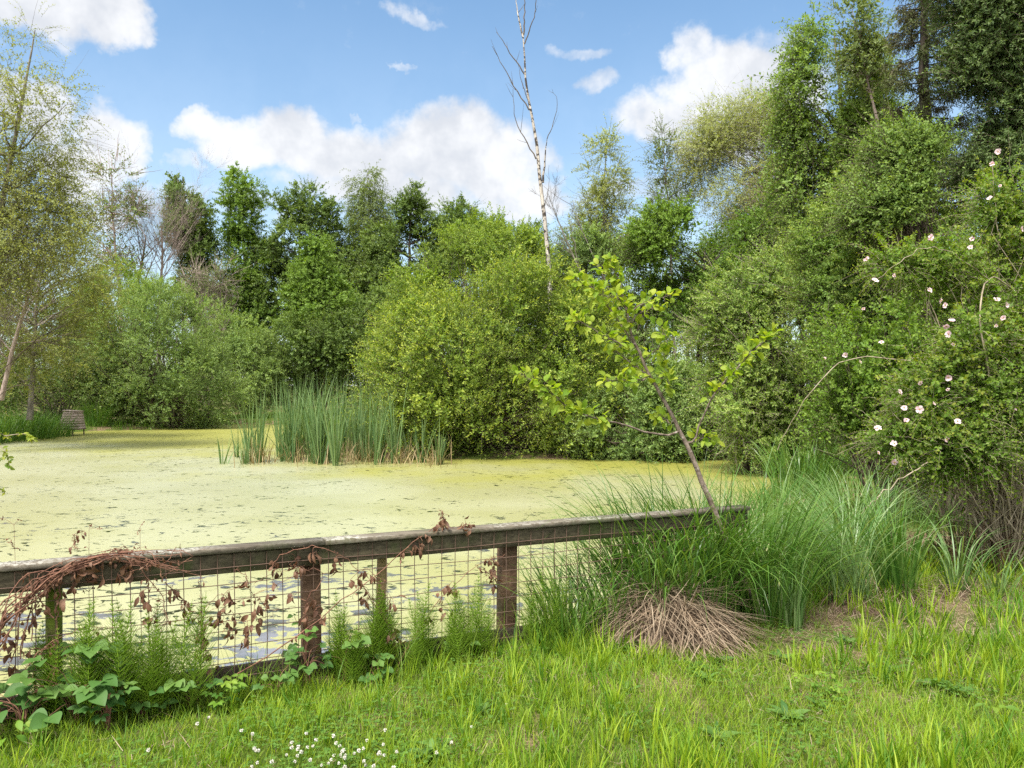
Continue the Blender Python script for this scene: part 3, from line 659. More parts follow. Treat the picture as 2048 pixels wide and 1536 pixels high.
plant('alder_bush', 'dark bush filling the hollow under the hawthorn', 'bush',
      [(1390, 720, 90, 70), (1300, 720, 80, 80), (1480, 720, 70, 60), (1230, 800, 90, 60)], 31, 60000, .10, .065, 'alder', seed=40, cl_r=.5, limbs=60, tw_r=.005)

# --- right side
plant('ash_tree', 'tall leafy green tree rising left of the brown spruce', 'tree',
      [(1640, 95, 52, 50), (1690, 80, 46, 46), (1630, 190, 55, 60), (1710, 180, 66, 66), (1650, 280, 70, 60), (1740, 290, 70, 60), (1630, 370, 62, 52), (1710, 390, 76, 50), (1598, 270, 36, 46), (1790, 350, 60, 60), (1700, 450, 90, 46), (1630, 455, 60, 46), (1780, 430, 60, 50)], 21, 112000, 0.100, 0.046, 'robinia', seed=41,
      trunk=[at(1720, 760, 21), at(1712, 480, 21), at(1690, 280, 21), at(1668, 60, 21)], trunk_r=.14, trunk_mat='bark_grey', cl_r=.6, per=13, nl=11, limbs=110, limb_r=.035, droop=.5, up=.0, out=.5, sup=.1, gap=-.65, gs=1.5, tw_r=.005, rag=.26)
plant('birch_tree', 'thin leaning birch with a bare pale stem in front of the tall leafy tree', 'tree',
      [(1702, 40, 24, 34), (1715, 100, 34, 44), (1742, 150, 38, 40), (1780, 120, 30, 40), (1760, 80, 26, 40)], 19, 6175, 0.088, 0.054, 'birch', seed=42,
      trunk=[at(1790, 560, 19), at(1762, 290, 19), at(1738, 170, 19), at(1702, 8, 19)], trunk_r=.055, trunk_mat='bark_pink', cl_r=.42, per=10, nl=8, limbs=60, limb_r=.016, gap=-.4, tw_r=.004)
def spruce(name, label, base, top, Lmax, seed):
    rng = np.random.default_rng(seed); base = np.asarray(base, float); top = np.asarray(top, float)
    root = empty(name, base, label, 'tree'); gw, gt, gl = G(), G(), G()
    tp = smooth_path([base, top], 16, .02, rng); tubes(gw, tp, np.linspace(.22, .02, 16), 9)
    bs, bd, bl = [], [], []
    for f in np.arange(.34, .99, .016):
        p = base + (top - base) * f; L_ = Lmax * (1 - f) ** .75 * 1.25
        for a in rng.random(4) * 6.28:
            d = np.array([math.cos(a), math.sin(a), rng.uniform(-.2, .1)]); l = L_ * rng.uniform(.6, 1.1) + .15
            tt = np.linspace(0, 1, 6)[:, None]
            P = p + d * tt * l + np.array([0, 0, 1.]) * (-.30 * tt + .34 * tt ** 2.4) * l
            tubes(gt, P, .018 * np.linspace(1, .25, 6), 4)
            m_ = max(6, int(l * 36)); s = rng.uniform(.15, 1, m_) ** .8; q_ = np.stack([np.interp(s, tt[:, 0], P[:, j]) for j in range(3)], 1)
            bs.append(q_); bd.append(unit(d * .5 + rng.normal(0, .45, (m_, 3)) + np.array([0, 0, -.75]))); bl.append(rng.uniform(.16, .42, m_) * (1.1 - .4 * s))
    bs, bd, bl = np.concatenate(bs), np.concatenate(bd), np.concatenate(bl)
    tc = np.clip(.5 + .4 * vnoise(bs, 1.4, seed), 0, 1); yn = np.clip(vnoise(bs, .9, seed + 3) + .1, 0, 1)
    shoots_leaves(gl, gt, bs, bd, bl, 12, .075, .022, rng, .1, tc, 0, .7, .003, age_pow=.0, age_k=1., yng=yn, hang=.3)
    gw.build('trunk', M['bark_dark'], root, smooth=True); gt.build('branches', M['bark_dark'], root); gl.build('needles', M['spruce'], root)
spruce('spruce_tree', 'half dead brown spruce with hanging sprays at the upper right', at(1862, 790, 16.5), at(1842, -260, 16.5), 1.05, 43)
plant('pine_tree', 'dark green conifer filling the upper right corner', 'tree',
      [(1975, 60, 75, 60), (2010, 30, 90, 70), (1965, 150, 72, 46), (2010, 140, 85, 60), (2080, 90, 90, 110), (1970, 220, 80, 44), (2060, 230, 80, 60), (1990, -60, 130, 70), (2030, 290, 80, 40), (2000, 340, 90, 50), (1940, 300, 60, 44)], 14.5, 123500, 0.071, 0.026, 'pine', seed=44,
      trunk=[at(2030, 900, 14.5), at(2022, 480, 14.5), at(2015, 100, 14.5), at(2010, -160, 14.5)], trunk_r=.16, trunk_mat='bark_dark', cl_r=.42, per=17, nl=16, limbs=90, limb_r=.04, droop=.25, up=.1, spread=.8, gap=-.5, gs=1.6, tw_r=.005)
plant('elder_bush', 'mixed green scrub with bare twigs below the dark conifer', 'bush',
      [(1850, 330, 60, 46), (1915, 300, 55, 46), (1860, 385, 55, 36), (1985, 300, 60, 56), (1800, 430, 60, 42), (1900, 430, 90, 52), (2060, 350, 80, 120), (1870, 490, 80, 46), (1990, 480, 100, 60)], 14, 104500, 0.065, 0.035, 'robinia', seed=45, cl_r=.40, per=14, limbs=160, limb_r=.02, gap=-0.3, gs=1.6, bare=220, tw_r=.004, base=at(1950, 1000, 14) * [1, 1, 0], rag=0.42)
plant('sallow_bush', 'broad fresh green sallow bush below the tall leafy tree', 'bush',
      [(1750, 430, 95, 70), (1680, 500, 90, 75), (1830, 490, 100, 85), (1720, 590, 100, 90), (1840, 600, 95, 100), (1760, 690, 110, 80), (1660, 600, 60, 70)], 15.5, 114000, 0.071, 0.031, 'willow_right', seed=46, cl_r=.36, per=16, limbs=180, limb_r=.025, gap=-0.4, gs=1.8, bare=140, tw_r=.0035, base=at(1760, 960, 15.5) * [1, 1, 0], rag=0.32)
plant('sallow_bush', 'pale sallow bush with brownish twigs at the right end of the water', 'bush',
      [(1490, 610, 70, 65), (1560, 565, 65, 50), (1510, 720, 95, 95), (1600, 660, 95, 95), (1480, 810, 75, 80), (1590, 800, 110, 100), (1545, 880, 100, 50), (1440, 660, 40, 50)], 18, 114000, 0.073, 0.033, 'willow_right', seed=47, cl_r=.38, per=16, limbs=220, limb_r=.025, gap=-0.4, gs=1.8, bare=260, tw_r=.004, twig='bark_pink', base=at(1545, 940, 18) * [1, 1, 0], rag=0.32)
plant('hawthorn_bush', 'dense green thicket behind the rose bush, shading the bank', 'bush',
      [(1740, 740, 85, 85), (1830, 690, 95, 110), (1930, 680, 120, 130), (1690, 830, 62, 60), (1790, 830, 90, 70), (1920, 840, 130, 90), (2040, 800, 110, 160), (1960, 550, 100, 70), (2060, 580, 90, 110)], 10.5, 114000, 0.054, 0.032, 'hawthorn', seed=48, cl_r=.30, per=15, limbs=180, limb_r=.02, gap=-0.45, gs=2.2, bare=160, tw_r=.003, base=at(1880, 1010, 10.5) * [1, 1, 0], rag=0.32)
# far wood behind everything: reads as one mass
rng = np.random.default_rng(90)
gl, gw = G(), G()
C, Rr = [], []
for px in np.arange(-420, 2500, 46):
    top = np.interp(px, [-420, 0, 330, 430, 700, 1050, 1300, 1600, 2100], [480, 560, 620, 560, 520, 540, 500, 430, 380]) + rng.uniform(-25, 30)
    Y = 66 + rng.uniform(-3, 5)
    base = at(px, 790, Y); hz = at(px, top, Y)[2]
    tubes(gw, smooth_path([base, [base[0] + .2, Y, hz * .9]], 6), np.linspace(.18, .04, 6), 6)
    for f in (.25, .5, .72, .88):
        C.append([base[0] + rng.normal(0, .5), Y + rng.normal(0, .5), hz * f]); Rr.append([1.7 - .8 * f + .5, 1.6, 1.5])
for px in np.arange(-420, 2500, 26):
    Y = 60 + rng.uniform(-2, 3); b = at(px, 790, Y)
    C.append([b[0], Y, rng.uniform(.6, 1.6)]); Rr.append([1.6, 1.2, rng.uniform(1.6, 3.)])
C, Rr = np.array(C), np.array(Rr)
P, D, fr = sample_clumps(C, Rr, 7600, rng, .3, -.3, -.9, .5, 91)
k = np.repeat(np.arange(len(P)), 5); rd = unit(rng.normal(0, 1, (len(k), 3)))
shoots_leaves(gl, None, P[k] + rd * .4, unit(rd + D[k] * .5 + [0, 0, .3]), rng.uniform(.5, 1., len(k)), 6, .24, .15, rng, tint_c=rng.random(len(P))[k], yng=rng.random(len(k)), face=unit(D[k] + rd * .8))
root = tag(gl.build('woodland', M['alder']), None, None, None, 'stuff')
tag(root, 'dark green wood closing the view behind the pond trees', 'woodland')
gw.build('trunks', M['bark_dark'], root); root.children[0]['kind'] = 'stuff'

# the bare birch trunk in the middle
Yb = 24.5
bare_tree('birch_tree', 'bare white barked birch trunk with broken top rising above the willows', [at(1106, 840, Yb), at(1098, 540, Yb), at(1085, 400, Yb), at(1070, 270, Yb), at(1052, 160, Yb), at(1046, 70, Yb)], .076, 'birch_bark', 'twig', 50,
          forks=[([at(1046, 75, Yb), at(1036, 30, Yb), at(1030, -10, Yb)], .032, 2), ([at(1047, 70, Yb), at(1049, 20, Yb), at(1050, -30, Yb)], .026, 2), ([at(1049, 88, Yb), at(1066, 40, Yb), at(1074, -10, Yb)], .022, 2),
                 ([at(1050, 150, Yb), at(1028, 118, Yb), at(1008, 85, Yb), at(993, 64, Yb)], .022, 3), ([at(1058, 220, Yb), at(1030, 175, Yb), at(1005, 130, Yb), at(984, 92, Yb)], .022, 4),
                 ([at(1072, 318, Yb), at(1050, 278, Yb), at(1030, 236, Yb), at(1026, 178, Yb)], .022, 3), ([at(1086, 365, Yb), at(1090, 320, Yb), at(1094, 278, Yb)], .038, 0),
                 ([at(1094, 278, Yb), at(1106, 250, Yb), at(1115, 205, Yb), at(1104, 178, Yb)], .014, 2), ([at(1090, 410, Yb), at(1096, 380, Yb), at(1098, 330, Yb)], .012, 3),
                 ([at(1056, 200, Yb), at(1044, 165, Yb), at(1036, 130, Yb)], .014, 2)], n1=0)
bare_tree('dead_tree', 'thin grey dead stems leaning beside the bare birch trunk', [at(1190, 600, 25), at(1150, 520, 25), at(1120, 450, 25), at(1100, 400, 25)], .035, 'bark_grey', 'twig', 51,
          forks=[([at(1160, 540, 25), at(1145, 470, 25), at(1135, 430, 25)], .018, 4), ([at(1240, 620, 25), at(1200, 540, 25), at(1160, 450, 25), at(1145, 400, 25)], .025, 5)], n1=12, n2=3, n3=2, l1=.25, up=.5)
# ------------------------------------------------------------------ the fence
FU = np.array([1, .455, 0]) / math.hypot(1, .455); FN = np.array([FU[1], -FU[0], 0.]); UP = np.array([0, 0, 1.])   # along, towards the lawn, up
def fpt(x, z, off=0.): return np.array([x, 4.85 + .455 * x, z]) + FN * off
def onf(px, py, off=.03):
    dx = (px - 1024) / F_PX; Y = (4.85 - off * 1.0986) / (1 - .455 * dx)
    return at(px, py, Y)
FX0, FX1 = -4.4, 1.62
fence = empty('wooden_fence', fpt(-1.2, 0), 'low weathered timber fence with rusty wire mesh along the pond edge', 'fence')
def frail(name, z, hz, hy, off, mat, segs, bev=.006, tilt=0.):
    g = G(); r = np.random.default_rng(int(z * 1000))
    for a, b in segs:
        c = fpt((a + b) / 2, z + r.normal(0, .0006), off)
        u = unit(FU + UP * r.normal(0, .0008)); n_ = unit(FN + UP * tilt)
        box(g, c, u, n_, np.cross(u, n_) * -1, (b - a) * 1.0986 / 2 - .002, hy, hz, bev)
    return g.build(name, M[mat], fence)
frail('top_rail', .742, .014, .052, .004, 'cap', [(FX0, -1.03), (-1.03, FX1)], .004)
frail('rail_board', .673, .0505, .019, .012, 'rail', [(FX0, -1.06), (-1.06, FX1)], .005)
frail('base_board', .06, .062, .014, -.03, 'base', [(FX0, FX1)], .004)
def post(x, w, d, mat, top=.612, round_=False, lean=0.):
    g = G(); b = fpt(x, -.35, -.035 - d / 2); t = fpt(x + lean, top, -.035 - d / 2)
    if round_: tubes(g, smooth_path([b, t], 6), np.full(6, w / 2), 10)
    else: box(g, (b + t) / 2, unit(t - b), FN, np.cross(FN, unit(t - b)), np.linalg.norm(t - b) / 2, d / 2, w / 2, .005)
    return g.build('post', M[mat], fence, smooth=round_)
for px, w, mat, rd, ln in ((105, .075, 'post_moss', True, .0), (630, .098, 'post_brown', False, -.01), (762, .056, 'post_thin', True, .02), (1022, .10, 'post_brown', False, .01), (1330, .10, 'post_brown', False, 0), (-420, .10, 'post_brown', False, 0)):
    x = onf(px, 1200, 0)[0]; post(x, w, w * .9, mat, .618 if mat != 'post_thin' else .618, rd, ln)
post(FX1 - .06, .10, .09, 'post_brown', .618)
g = G(); r = np.random.default_rng(3); S = .081
wx_ = np.arange(FX0, FX1, S / 1.0986); P = []
def wob(x, z): return .010 * np.sin(x * 3.1 + z * 2) + .006 * np.sin(x * 7.3 + 1) * np.sin(z * 6)
zz = np.linspace(.065, .722, 9)
for x in wx_:
    P.append([fpt(x + .002 * math.sin(z * 9 + x), z, .037 + wob(x, z) * .5 + .003 * (z - .06)) for z in zz])
tubes(g, np.array(P), np.full((len(P), 9), .0023), 5)
xs_ = np.linspace(FX0, FX1, 60); P = []
for z in np.arange(.085, .70, S):
    P.append([fpt(x, z + .004 * math.sin(x * 4 + z * 20), .0405 + wob(x, z) * .5) for x in xs_])
tubes(g, np.array(P), np.full((len(P), 60), .0023), 5)
g.build('wire_mesh', M['wire'], fence, smooth=True)

# ------------------------------------------------------------------ dead brambles on the fence
def dead_leaf_clusters(gd, gs, pts, rng, n=(3, 6), L=.045, hang=1.):
    for p in pts:
        k = rng.integers(*n)
        d = unit(rng.normal(0, .45, (k, 3)) + np.array([0, 0, -hang]) + FN * .15)
        st = p + d * .012 + rng.normal(0, .012, (k, 3))
        leaf_full(gd, st, d, unit(rng.normal(0, 1, (k, 3)) + FN), L * rng.uniform(.6, 1.25, k), L * rng.uniform(.35, .62, k), rng.random(k), rng.random(k) * .6, curl=rng.uniform(.25, .7))
        tubes(gs, np.stack([np.linspace(p, s_, 3) for s_ in st]), np.full((k, 3), .0011), 3)
def dead_bramble(label, paths, clusters, seed, along=0):
    rng = np.random.default_rng(seed)
    o = paths[0][0][0]
    root = empty('dead_bramble', [o[0], o[1], 0.], label, 'bramble'); gs, gd = G(), G(); allp = []
    for pts, rad in paths:
        p = smooth_path(pts, 26, .0045, rng); allp.append(p); tubes(gs, p, rad * np.linspace(1, .4, 26), 5)
        nth = 26                                                   # short prickles and leaf stubs along the cane
        i = rng.integers(0, 25, nth); d = unit(rng.normal(0, 1, (nth, 3)))
        tubes(gs, np.stack([p[i], p[i] + d * rng.uniform(.006, .022, (nth, 1))], 1), np.array([[.0011, .0004]] * nth), 3)
        if along:
            dead_leaf_clusters(gd, gs, p[rng.integers(3, 26, along)] + rng.normal(0, .004, (along, 3)), rng, (1, 4), .026)
    allp = np.concatenate(allp)
    for c in clusters:
        q_ = allp[np.argmin(np.linalg.norm(allp - c, axis=1))]
        tubes(gs, smooth_path([q_, (q_ + c) / 2 + rng.normal(0, .008, 3) + [0, 0, .012], c], 7), np.linspace(.0016, .0009, 7), 4)
    dead_leaf_clusters(gd, gs, clusters, rng)
    gs.build('canes', M['twig_red'], root, smooth=True); gd.build('dead_leaves_or_seeds', M['dead_leaf'], root)
rng = np.random.default_rng(61)
paths = []
for i in range(12):
    j = lambda s=14: rng.normal(0, s)
    o = rng.uniform(.05, .11)
    paths.append(([onf(-60 + j(30), 1400 + j(40), o + .05), onf(0 + j(18), 1265 + j(30), o + .04), onf(60 + j(14), 1180 + j(14), o), onf(130 + j(16), 1136 + j(9), o), onf(215 + j(18), 1112 + j(8), o - .02), onf(300 + j(30), 1116 + j(9), o), onf(345 + j(40), 1128 + j(22), o + .02)], rng.uniform(.0022, .0042)))
for i in range(7):
    j = lambda s=10: rng.normal(0, s)
    paths.append(([onf(40 + j(20), 1290 + j(40), .08), onf(70 + j(), 1190 + j(), .07), onf(170 + j(), 1125 + j(6), .06), onf(240 + j(), 1098 + j(5), .02), onf(250 + j(), 1103 + j(5), -.02)], .0028))
paths += [([onf(150, 1140, .08), onf(215, 1116, .09), onf(262, 1124, .1), onf(300, 1160, .1), onf(325, 1200, .09), onf(338, 1240, .07), onf(365, 1300, .06)], .0032),
          ([onf(230, 1110, .05), onf(330, 1104, .05), onf(430, 1100, .045)], .0022), ([onf(60, 1300, .06), onf(150, 1290, .06), onf(260, 1262, .06), onf(400, 1230, .055), onf(530, 1180, .05)], .0022),
          ([onf(20, 1400, .1), onf(70, 1310, .1), onf(160, 1260, .08), onf(240, 1255, .06)], .0026), ([onf(120, 1175, .07), onf(112, 1230, .07), onf(118, 1300, .08), onf(100, 1380, .1)], .0028),
          ([onf(-10, 1440, .14), onf(60, 1390, .12), onf(150, 1360, .1), onf(250, 1345, .09)], .0028), ([onf(155, 1100, .04), onf(148, 1090, .02), onf(150, 1068, 0), onf(170, 1062, 0)], .0016)]
cl = [onf(x, y, .06) for x, y in ((185, 1145), (205, 1150), (150, 1165), (130, 1200), (118, 1180), (90, 1210), (70, 1240), (45, 1260), (30, 1300), (20, 1330), (160, 1140), (235, 1148), (12, 1280), (60, 1300), (100, 1180), (255, 1128), (282, 1185), (300, 1200), (372, 1205), (350, 1180), (310, 1230), (5, 1230), (35, 1210), (175, 1128), (262, 1135))]
dead_bramble('thick reddish tangle of dead bramble canes arching over the rail at the left', paths, cl, 62, along=5)
rng = np.random.default_rng(63)
dead_bramble('dead bramble canes with shrivelled brown leaves hanging in the mesh left of the square post',
             [([onf(395, 1400, .08), onf(400, 1320, .06), onf(405, 1250, .05), onf(398, 1190, .05)], .0024), ([onf(405, 1250, .05), onf(460, 1242, .05), onf(520, 1238, .05), onf(560, 1215, .05)], .0022),
              ([onf(330, 1165, .05), onf(352, 1190, .05), onf(372, 1225, .05), onf(380, 1260, .05)], .0022), ([onf(470, 1140, .05), onf(490, 1150, .05), onf(505, 1185, .05), onf(530, 1210, .05), onf(530, 1250, .06)], .002),
              ([onf(400, 1250, .05), onf(412, 1300, .05), onf(422, 1335, .06)], .002), ([onf(300, 1320, .07), onf(330, 1240, .06), onf(325, 1205, .06)], .002), ([onf(380, 1250, .05), onf(440, 1192, .05), onf(545, 1150, .05), onf(610, 1130, .05)], .0018)],
             [onf(x, y, .05) for x, y in ((455, 1185), (445, 1195), (462, 1200), (452, 1212), (468, 1228), (440, 1228), (432, 1240), (458, 1248), (510, 1205), (522, 1212), (530, 1200), (514, 1220), (512, 1240), (505, 1252), (498, 1262), (492, 1275), (420, 1240), (400, 1262), (404, 1275), (410, 1300), (418, 1330), (395, 1300), (368, 1205), (372, 1215), (378, 1232), (280, 1185), (345, 1178), (545, 1168), (465, 1260), (534, 1190), (495, 1160))], 64)
dead_bramble('dead bramble cane looped over the rail above the square brown post',
             [([onf(545, 1135, .06), onf(560, 1112, .07), onf(600, 1098, .08), onf(640, 1096, .08), onf(680, 1110, .07), onf(710, 1135, .06), onf(740, 1160, .05)], .0028), ([onf(615, 1290, .07), onf(612, 1220, .07), onf(620, 1190, .07), onf(642, 1168, .08), (onf(640, 1142, .08)), onf(610, 1142, .07), onf(560, 1165, .06), onf(500, 1195, .05)], .0024)],
             [onf(x, y, .06) for x, y in ((550, 1125), (556, 1135), (590, 1120), (594, 1135), (588, 1130), (625, 1108), (668, 1118), (672, 1128), (586, 1190), (620, 1205), (632, 1215), (626, 1200), (612, 1230), (700, 1160), (615, 1260), (640, 1230), (720, 1150))], 65)
dead_bramble('long dead bramble cane rising diagonally past the thin post to above the rail',
             [([onf(470, 1350, .1), onf(560, 1295, .09), onf(630, 1245, .08), onf(690, 1195, .07), onf(750, 1150, .07), onf(800, 1108, .07), onf(835, 1080, .06), onf(862, 1058, .04), onf(884, 1050, .02), onf(920, 1058, 0)], .0036), ([onf(884, 1052, .02), onf(886, 1036, .0), onf(882, 1022, -.01)], .002),
              ([onf(912, 1056, .0), onf(930, 1050, 0), onf(945, 1052, .01)], .0016)],
             [onf(x, y, .05) for x, y in ((738, 1185), (735, 1195), (740, 1150), (725, 1140), (785, 1198), (782, 1208), (832, 1092), (838, 1085), (810, 1100), (850, 1070), (875, 1052), (886, 1040), (930, 1052), (940, 1050), (790, 1262), (792, 1275), (784, 1255))], 66, along=14)
dead_bramble('second dead bramble cane slanting up to the right post of the fence',
             [([onf(795, 1340, .09), onf(810, 1300, .08), onf(840, 1255, .07), onf(880, 1198, .06), onf(930, 1150, .06), onf(980, 1118, .06), onf(1010, 1108, .06)], .003), ([onf(950, 1130, .05), onf(985, 1150, .05), onf(980, 1110, .05)], .002)],
             [onf(x, y, .05) for x, y in ((890, 1175), (900, 1168), (908, 1178), (985, 1120), (975, 1118), (990, 1140), (982, 1150), (984, 1165), (856, 1232), (892, 1215), (990, 1125))], 67, along=5)

# dried weed stalks standing behind the rail at the left
def weed(label, px, py_top, off, seed):
    rng = np.random.default_rng(seed); b = onf(px + 10, 1330, off); b[2] = -.05; t = onf(px, py_top, off)
    root = empty('dried_weed', b, label, 'weed'); gs, gd = G(), G()
    p = smooth_path([b, (b + t) / 2 + rng.normal(0, .01, 3), t], 10); tubes(gs, p, np.linspace(.0022, .0008, 10), 4)
    for i in range(13):
        s = p[rng.integers(6, 10)]; e = s + rng.normal(0, 1, 3) * [.03, .01, .02] + [0, 0, .01]
        tubes(gs, np.stack([s, (s + e) / 2 + [0, 0, .004], e]), np.array([.001, .0008, .0005]), 3)
        leaf_quads(gd, e[None].repeat(4, 0), unit(rng.normal(0, 1, (4, 3))), unit(rng.normal(0, 1, (4, 3))), .014, .007, rng.random(4), rng.random(4))
    gs.build('stalk', M['twig_red'], root); gd.build('dead_leaves_or_seeds', M['dead_leaf'], root)  # the small bits at the stalk tips are dry seed heads
weed('dried seeded weed stalk above the rail at the very left edge', 28, 1050, .03, 71)
weed('dried weed stalk with drooping seeds just above the dead bramble tangle', 178, 1058, -.03, 72)
weed('thin dried weed stalk right of the bramble tangle, against the water', 280, 1055, -.03, 73)

# ------------------------------------------------------------------ grass
def bias_noise(x, y, s, seed): return vnoise(np.stack([x, y, 0 * x], 1), s, seed)
rng = np.random.default_rng(100)
def scatter(n, x0, x1, y0, y1, keep):
    X = rng.uniform(x0, x1, n); Y = rng.uniform(y0, y1, n); k = keep(X, Y); X, Y = X[k], Y[k]
    return np.stack([X, Y, ground_z(X, Y)], 1)
def fence_side(X, Y): return Y - (4.85 + .455 * X)         # negative on the lawn side
def straw_w(X, Y): return np.clip(sstep(.7, 2.0, X) * (.62 + .85 * bias_noise(X, Y, 1.6, 5)) + .3 * (bias_noise(X, Y, 2.2, 6) > .95) + 1.2 * np.exp(-((X - 2.7) / .75) ** 2 - ((Y - 5.45) / .30) ** 2) + .9 * np.exp(-((X - 1.85) / .35) ** 2 - ((Y - 5.0) / .2) ** 2), 0, 1)
g = G()
def keep_lawn(X, Y):
    return ((fence_side(X, Y) < -.04) | (X > 2.0)) & (np.hypot(X - 2.9, Y - 7.9) > .9) & (rng.random(len(X)) > .93 * straw_w(X, Y)) & (pond_sd(X, Y) > .1) & (rng.random(len(X)) < np.where(np.abs(X) > .72 * Y + .5, .35, 1))
B = scatter(300000, -4.4, 6.6, 2.2, 7.6, keep_lawn); n = len(B)
tuf = np.clip(.5 + .5 * bias_noise(B[:, 0], B[:, 1], 2.6, 8), 0, 1); big = sstep(-1.5, 1.5, B[:, 0])
Ln = rng.uniform(.045, .10, n) * (.7 + .55 * tuf + .35 * big) * (1 - .35 * straw_w(B[:, 0], B[:, 1]))
blades(g, B, rng.random(n) * 6.28, Ln, rng.uniform(.0022, .0042, n), rng.uniform(.05, .65, n), rng.uniform(.2, 1.3, n), k=3, tint=np.clip(.12 + .45 * tuf + rng.normal(0, .28, n), 0, 1), age=np.clip(rng.normal(.25, .25, n) + .2 * (rng.random(n) < .15), 0, 1), rng=rng)
B = scatter(9500, -4., 6.2, 2.4, 7.2, lambda X, Y: ((fence_side(X, Y) < -.1) | (X > 2.0)) & (rng.random(len(X)) < np.clip(.22 + .70 * sstep(-1.0, 1.0, X) + .3 * sstep(-.9, -.1, fence_side(X, Y)), 0, 1)) & (bias_noise(X, Y, 1.9, 9) > -.35) & (rng.random(len(X)) > .7 * straw_w(X, Y)) & (pond_sd(X, Y) > .12))
k = np.repeat(np.arange(len(B)), 9); n = len(k)
tl = (rng.uniform(.08, .22, len(B)) * (.75 + .3 * sstep(-1.2, .8, B[:, 0])) * (1 + .25 * sstep(4.2, 5.4, B[:, 1])))[k]; tb = np.clip(rng.normal(.5, .36, len(B)), 0, 1)
a = rng.random(n) * 6.28
blades(g, B[k] + np.stack([np.cos(a), np.sin(a), 0 * a], 1) * rng.uniform(0, .035, n)[:, None], a + rng.normal(0, .6, n), tl * rng.uniform(.6, 1.15, n), rng.uniform(.0040, .0080, n) * (1 + .45 * sstep(-.5, 1.5, B[k][:, 0])), rng.uniform(.02, .35, n), rng.uniform(.1, .9, n), k=4, tint=np.clip(tb[k] + rng.normal(0, .2, n), 0, 1), age=np.clip(.75 * tb[k] - .15 + rng.normal(0, .22, n), 0, 1), mat=0, rng=rng)
tag(g.build('lawn_grass', [M['lawn']]), 'bright green uneven lawn grass in the foreground', 'grass', None, 'stuff')
g = G()
B = scatter(26000, -4.2, 2.2, 2.6, 6.2, lambda X, Y: (fence_side(X, Y) < .10) & (fence_side(X, Y) > -.42 - .1 * np.sin(X * 5)) & (rng.random(len(X)) < np.exp(-((fence_side(X, Y) + .08) / .2) ** 2) * (.55 + .45 * bias_noise(X, Y, 2.5, 12))))
n = len(B)
blades(g, B, rng.random(n) * 6.28, rng.uniform(.12, .42, n) * (.8 + .4 * sstep(-1.2, .6, B[:, 0])), rng.uniform(.0025, .0052, n), rng.uniform(.02, .4, n), rng.uniform(.2, 1.6, n), k=5, tint=np.clip(rng.normal(.4, .28, n), 0, 1), age=np.clip(rng.normal(.2, .25, n), 0, 1), rng=rng)
B = scatter(4500, 1.9, 6.4, 5.2, 10.5, lambda X, Y: (pond_sd(X, Y) > .0) & (fence_side(X, Y) > -.35) & (bias_noise(X, Y, 1.4, 14) > -.5) & (rng.random(len(X)) > 1.3 * straw_w(X, Y))); n = len(B)
blades(g, B, rng.random(n) * 6.28, rng.uniform(.2, .5, n), rng.uniform(.003, .006, n), rng.uniform(.02, .4, n), rng.uniform(.3, 1.7, n), k=5, tint=np.clip(rng.normal(.35, .25, n), 0, 1), age=np.clip(rng.normal(.1, .2, n), 0, 1), rng=rng)
tag(g.build('tall_grass', [M['coarse']]), 'longer uncut grass along the foot of the fence and the right bank', 'grass', None, 'stuff')
g = G()
B = scatter(90000, -4., 6.4, 2.4, 7.6, lambda X, Y: ((fence_side(X, Y) < -.05) | (X > 2)) & (rng.random(len(X)) < .10 + .9 * straw_w(X, Y)) & (pond_sd(X, Y) > .15)); n = len(B)
B[:, 2] += rng.uniform(.002, .03, n)
blades(g, B, rng.random(n) * 6.28, rng.uniform(.03, .13, n), rng.uniform(.002, .0045, n), rng.uniform(1.1, 1.6, n), rng.uniform(-.1, .4, n), k=2, tint=rng.random(n), age=np.clip(rng.normal(.3, .4, n), 0, 1), rng=rng)
tag(g.build('dead_grass', [M['straw']]), 'dry straw litter lying in the thin lawn at the right', 'straw', None, 'stuff')

# far bank rough grass and undergrowth, one mass
g = G()
def far_keep(X, Y):
    s = pond_sd(X, Y); return (s > np.where((np.abs(X) < 5.6) & (Y < 24), 1., -.12)) & (s < 5.) & (Y > 10) & (rng.random(len(X)) < np.exp(-s / 1.6) + .12)
B = scatter(90000, -26, 9, 10, 47, far_keep); n = len(B)
blades(g, B, rng.random(n) * 6.28, rng.uniform(.25, .75, n), rng.uniform(.008, .02, n), rng.uniform(.02, .45, n), rng.uniform(.2, 1.4, n), k=3, tint=np.clip(rng.normal(.35, .25, n), 0, 1), age=np.clip(rng.normal(.05, .15, n), 0, 1), rng=rng)
tag(g.build('bank_undergrowth', [M['coarse']]), 'dark rough grass and undergrowth along the far banks', 'undergrowth', None, 'stuff')

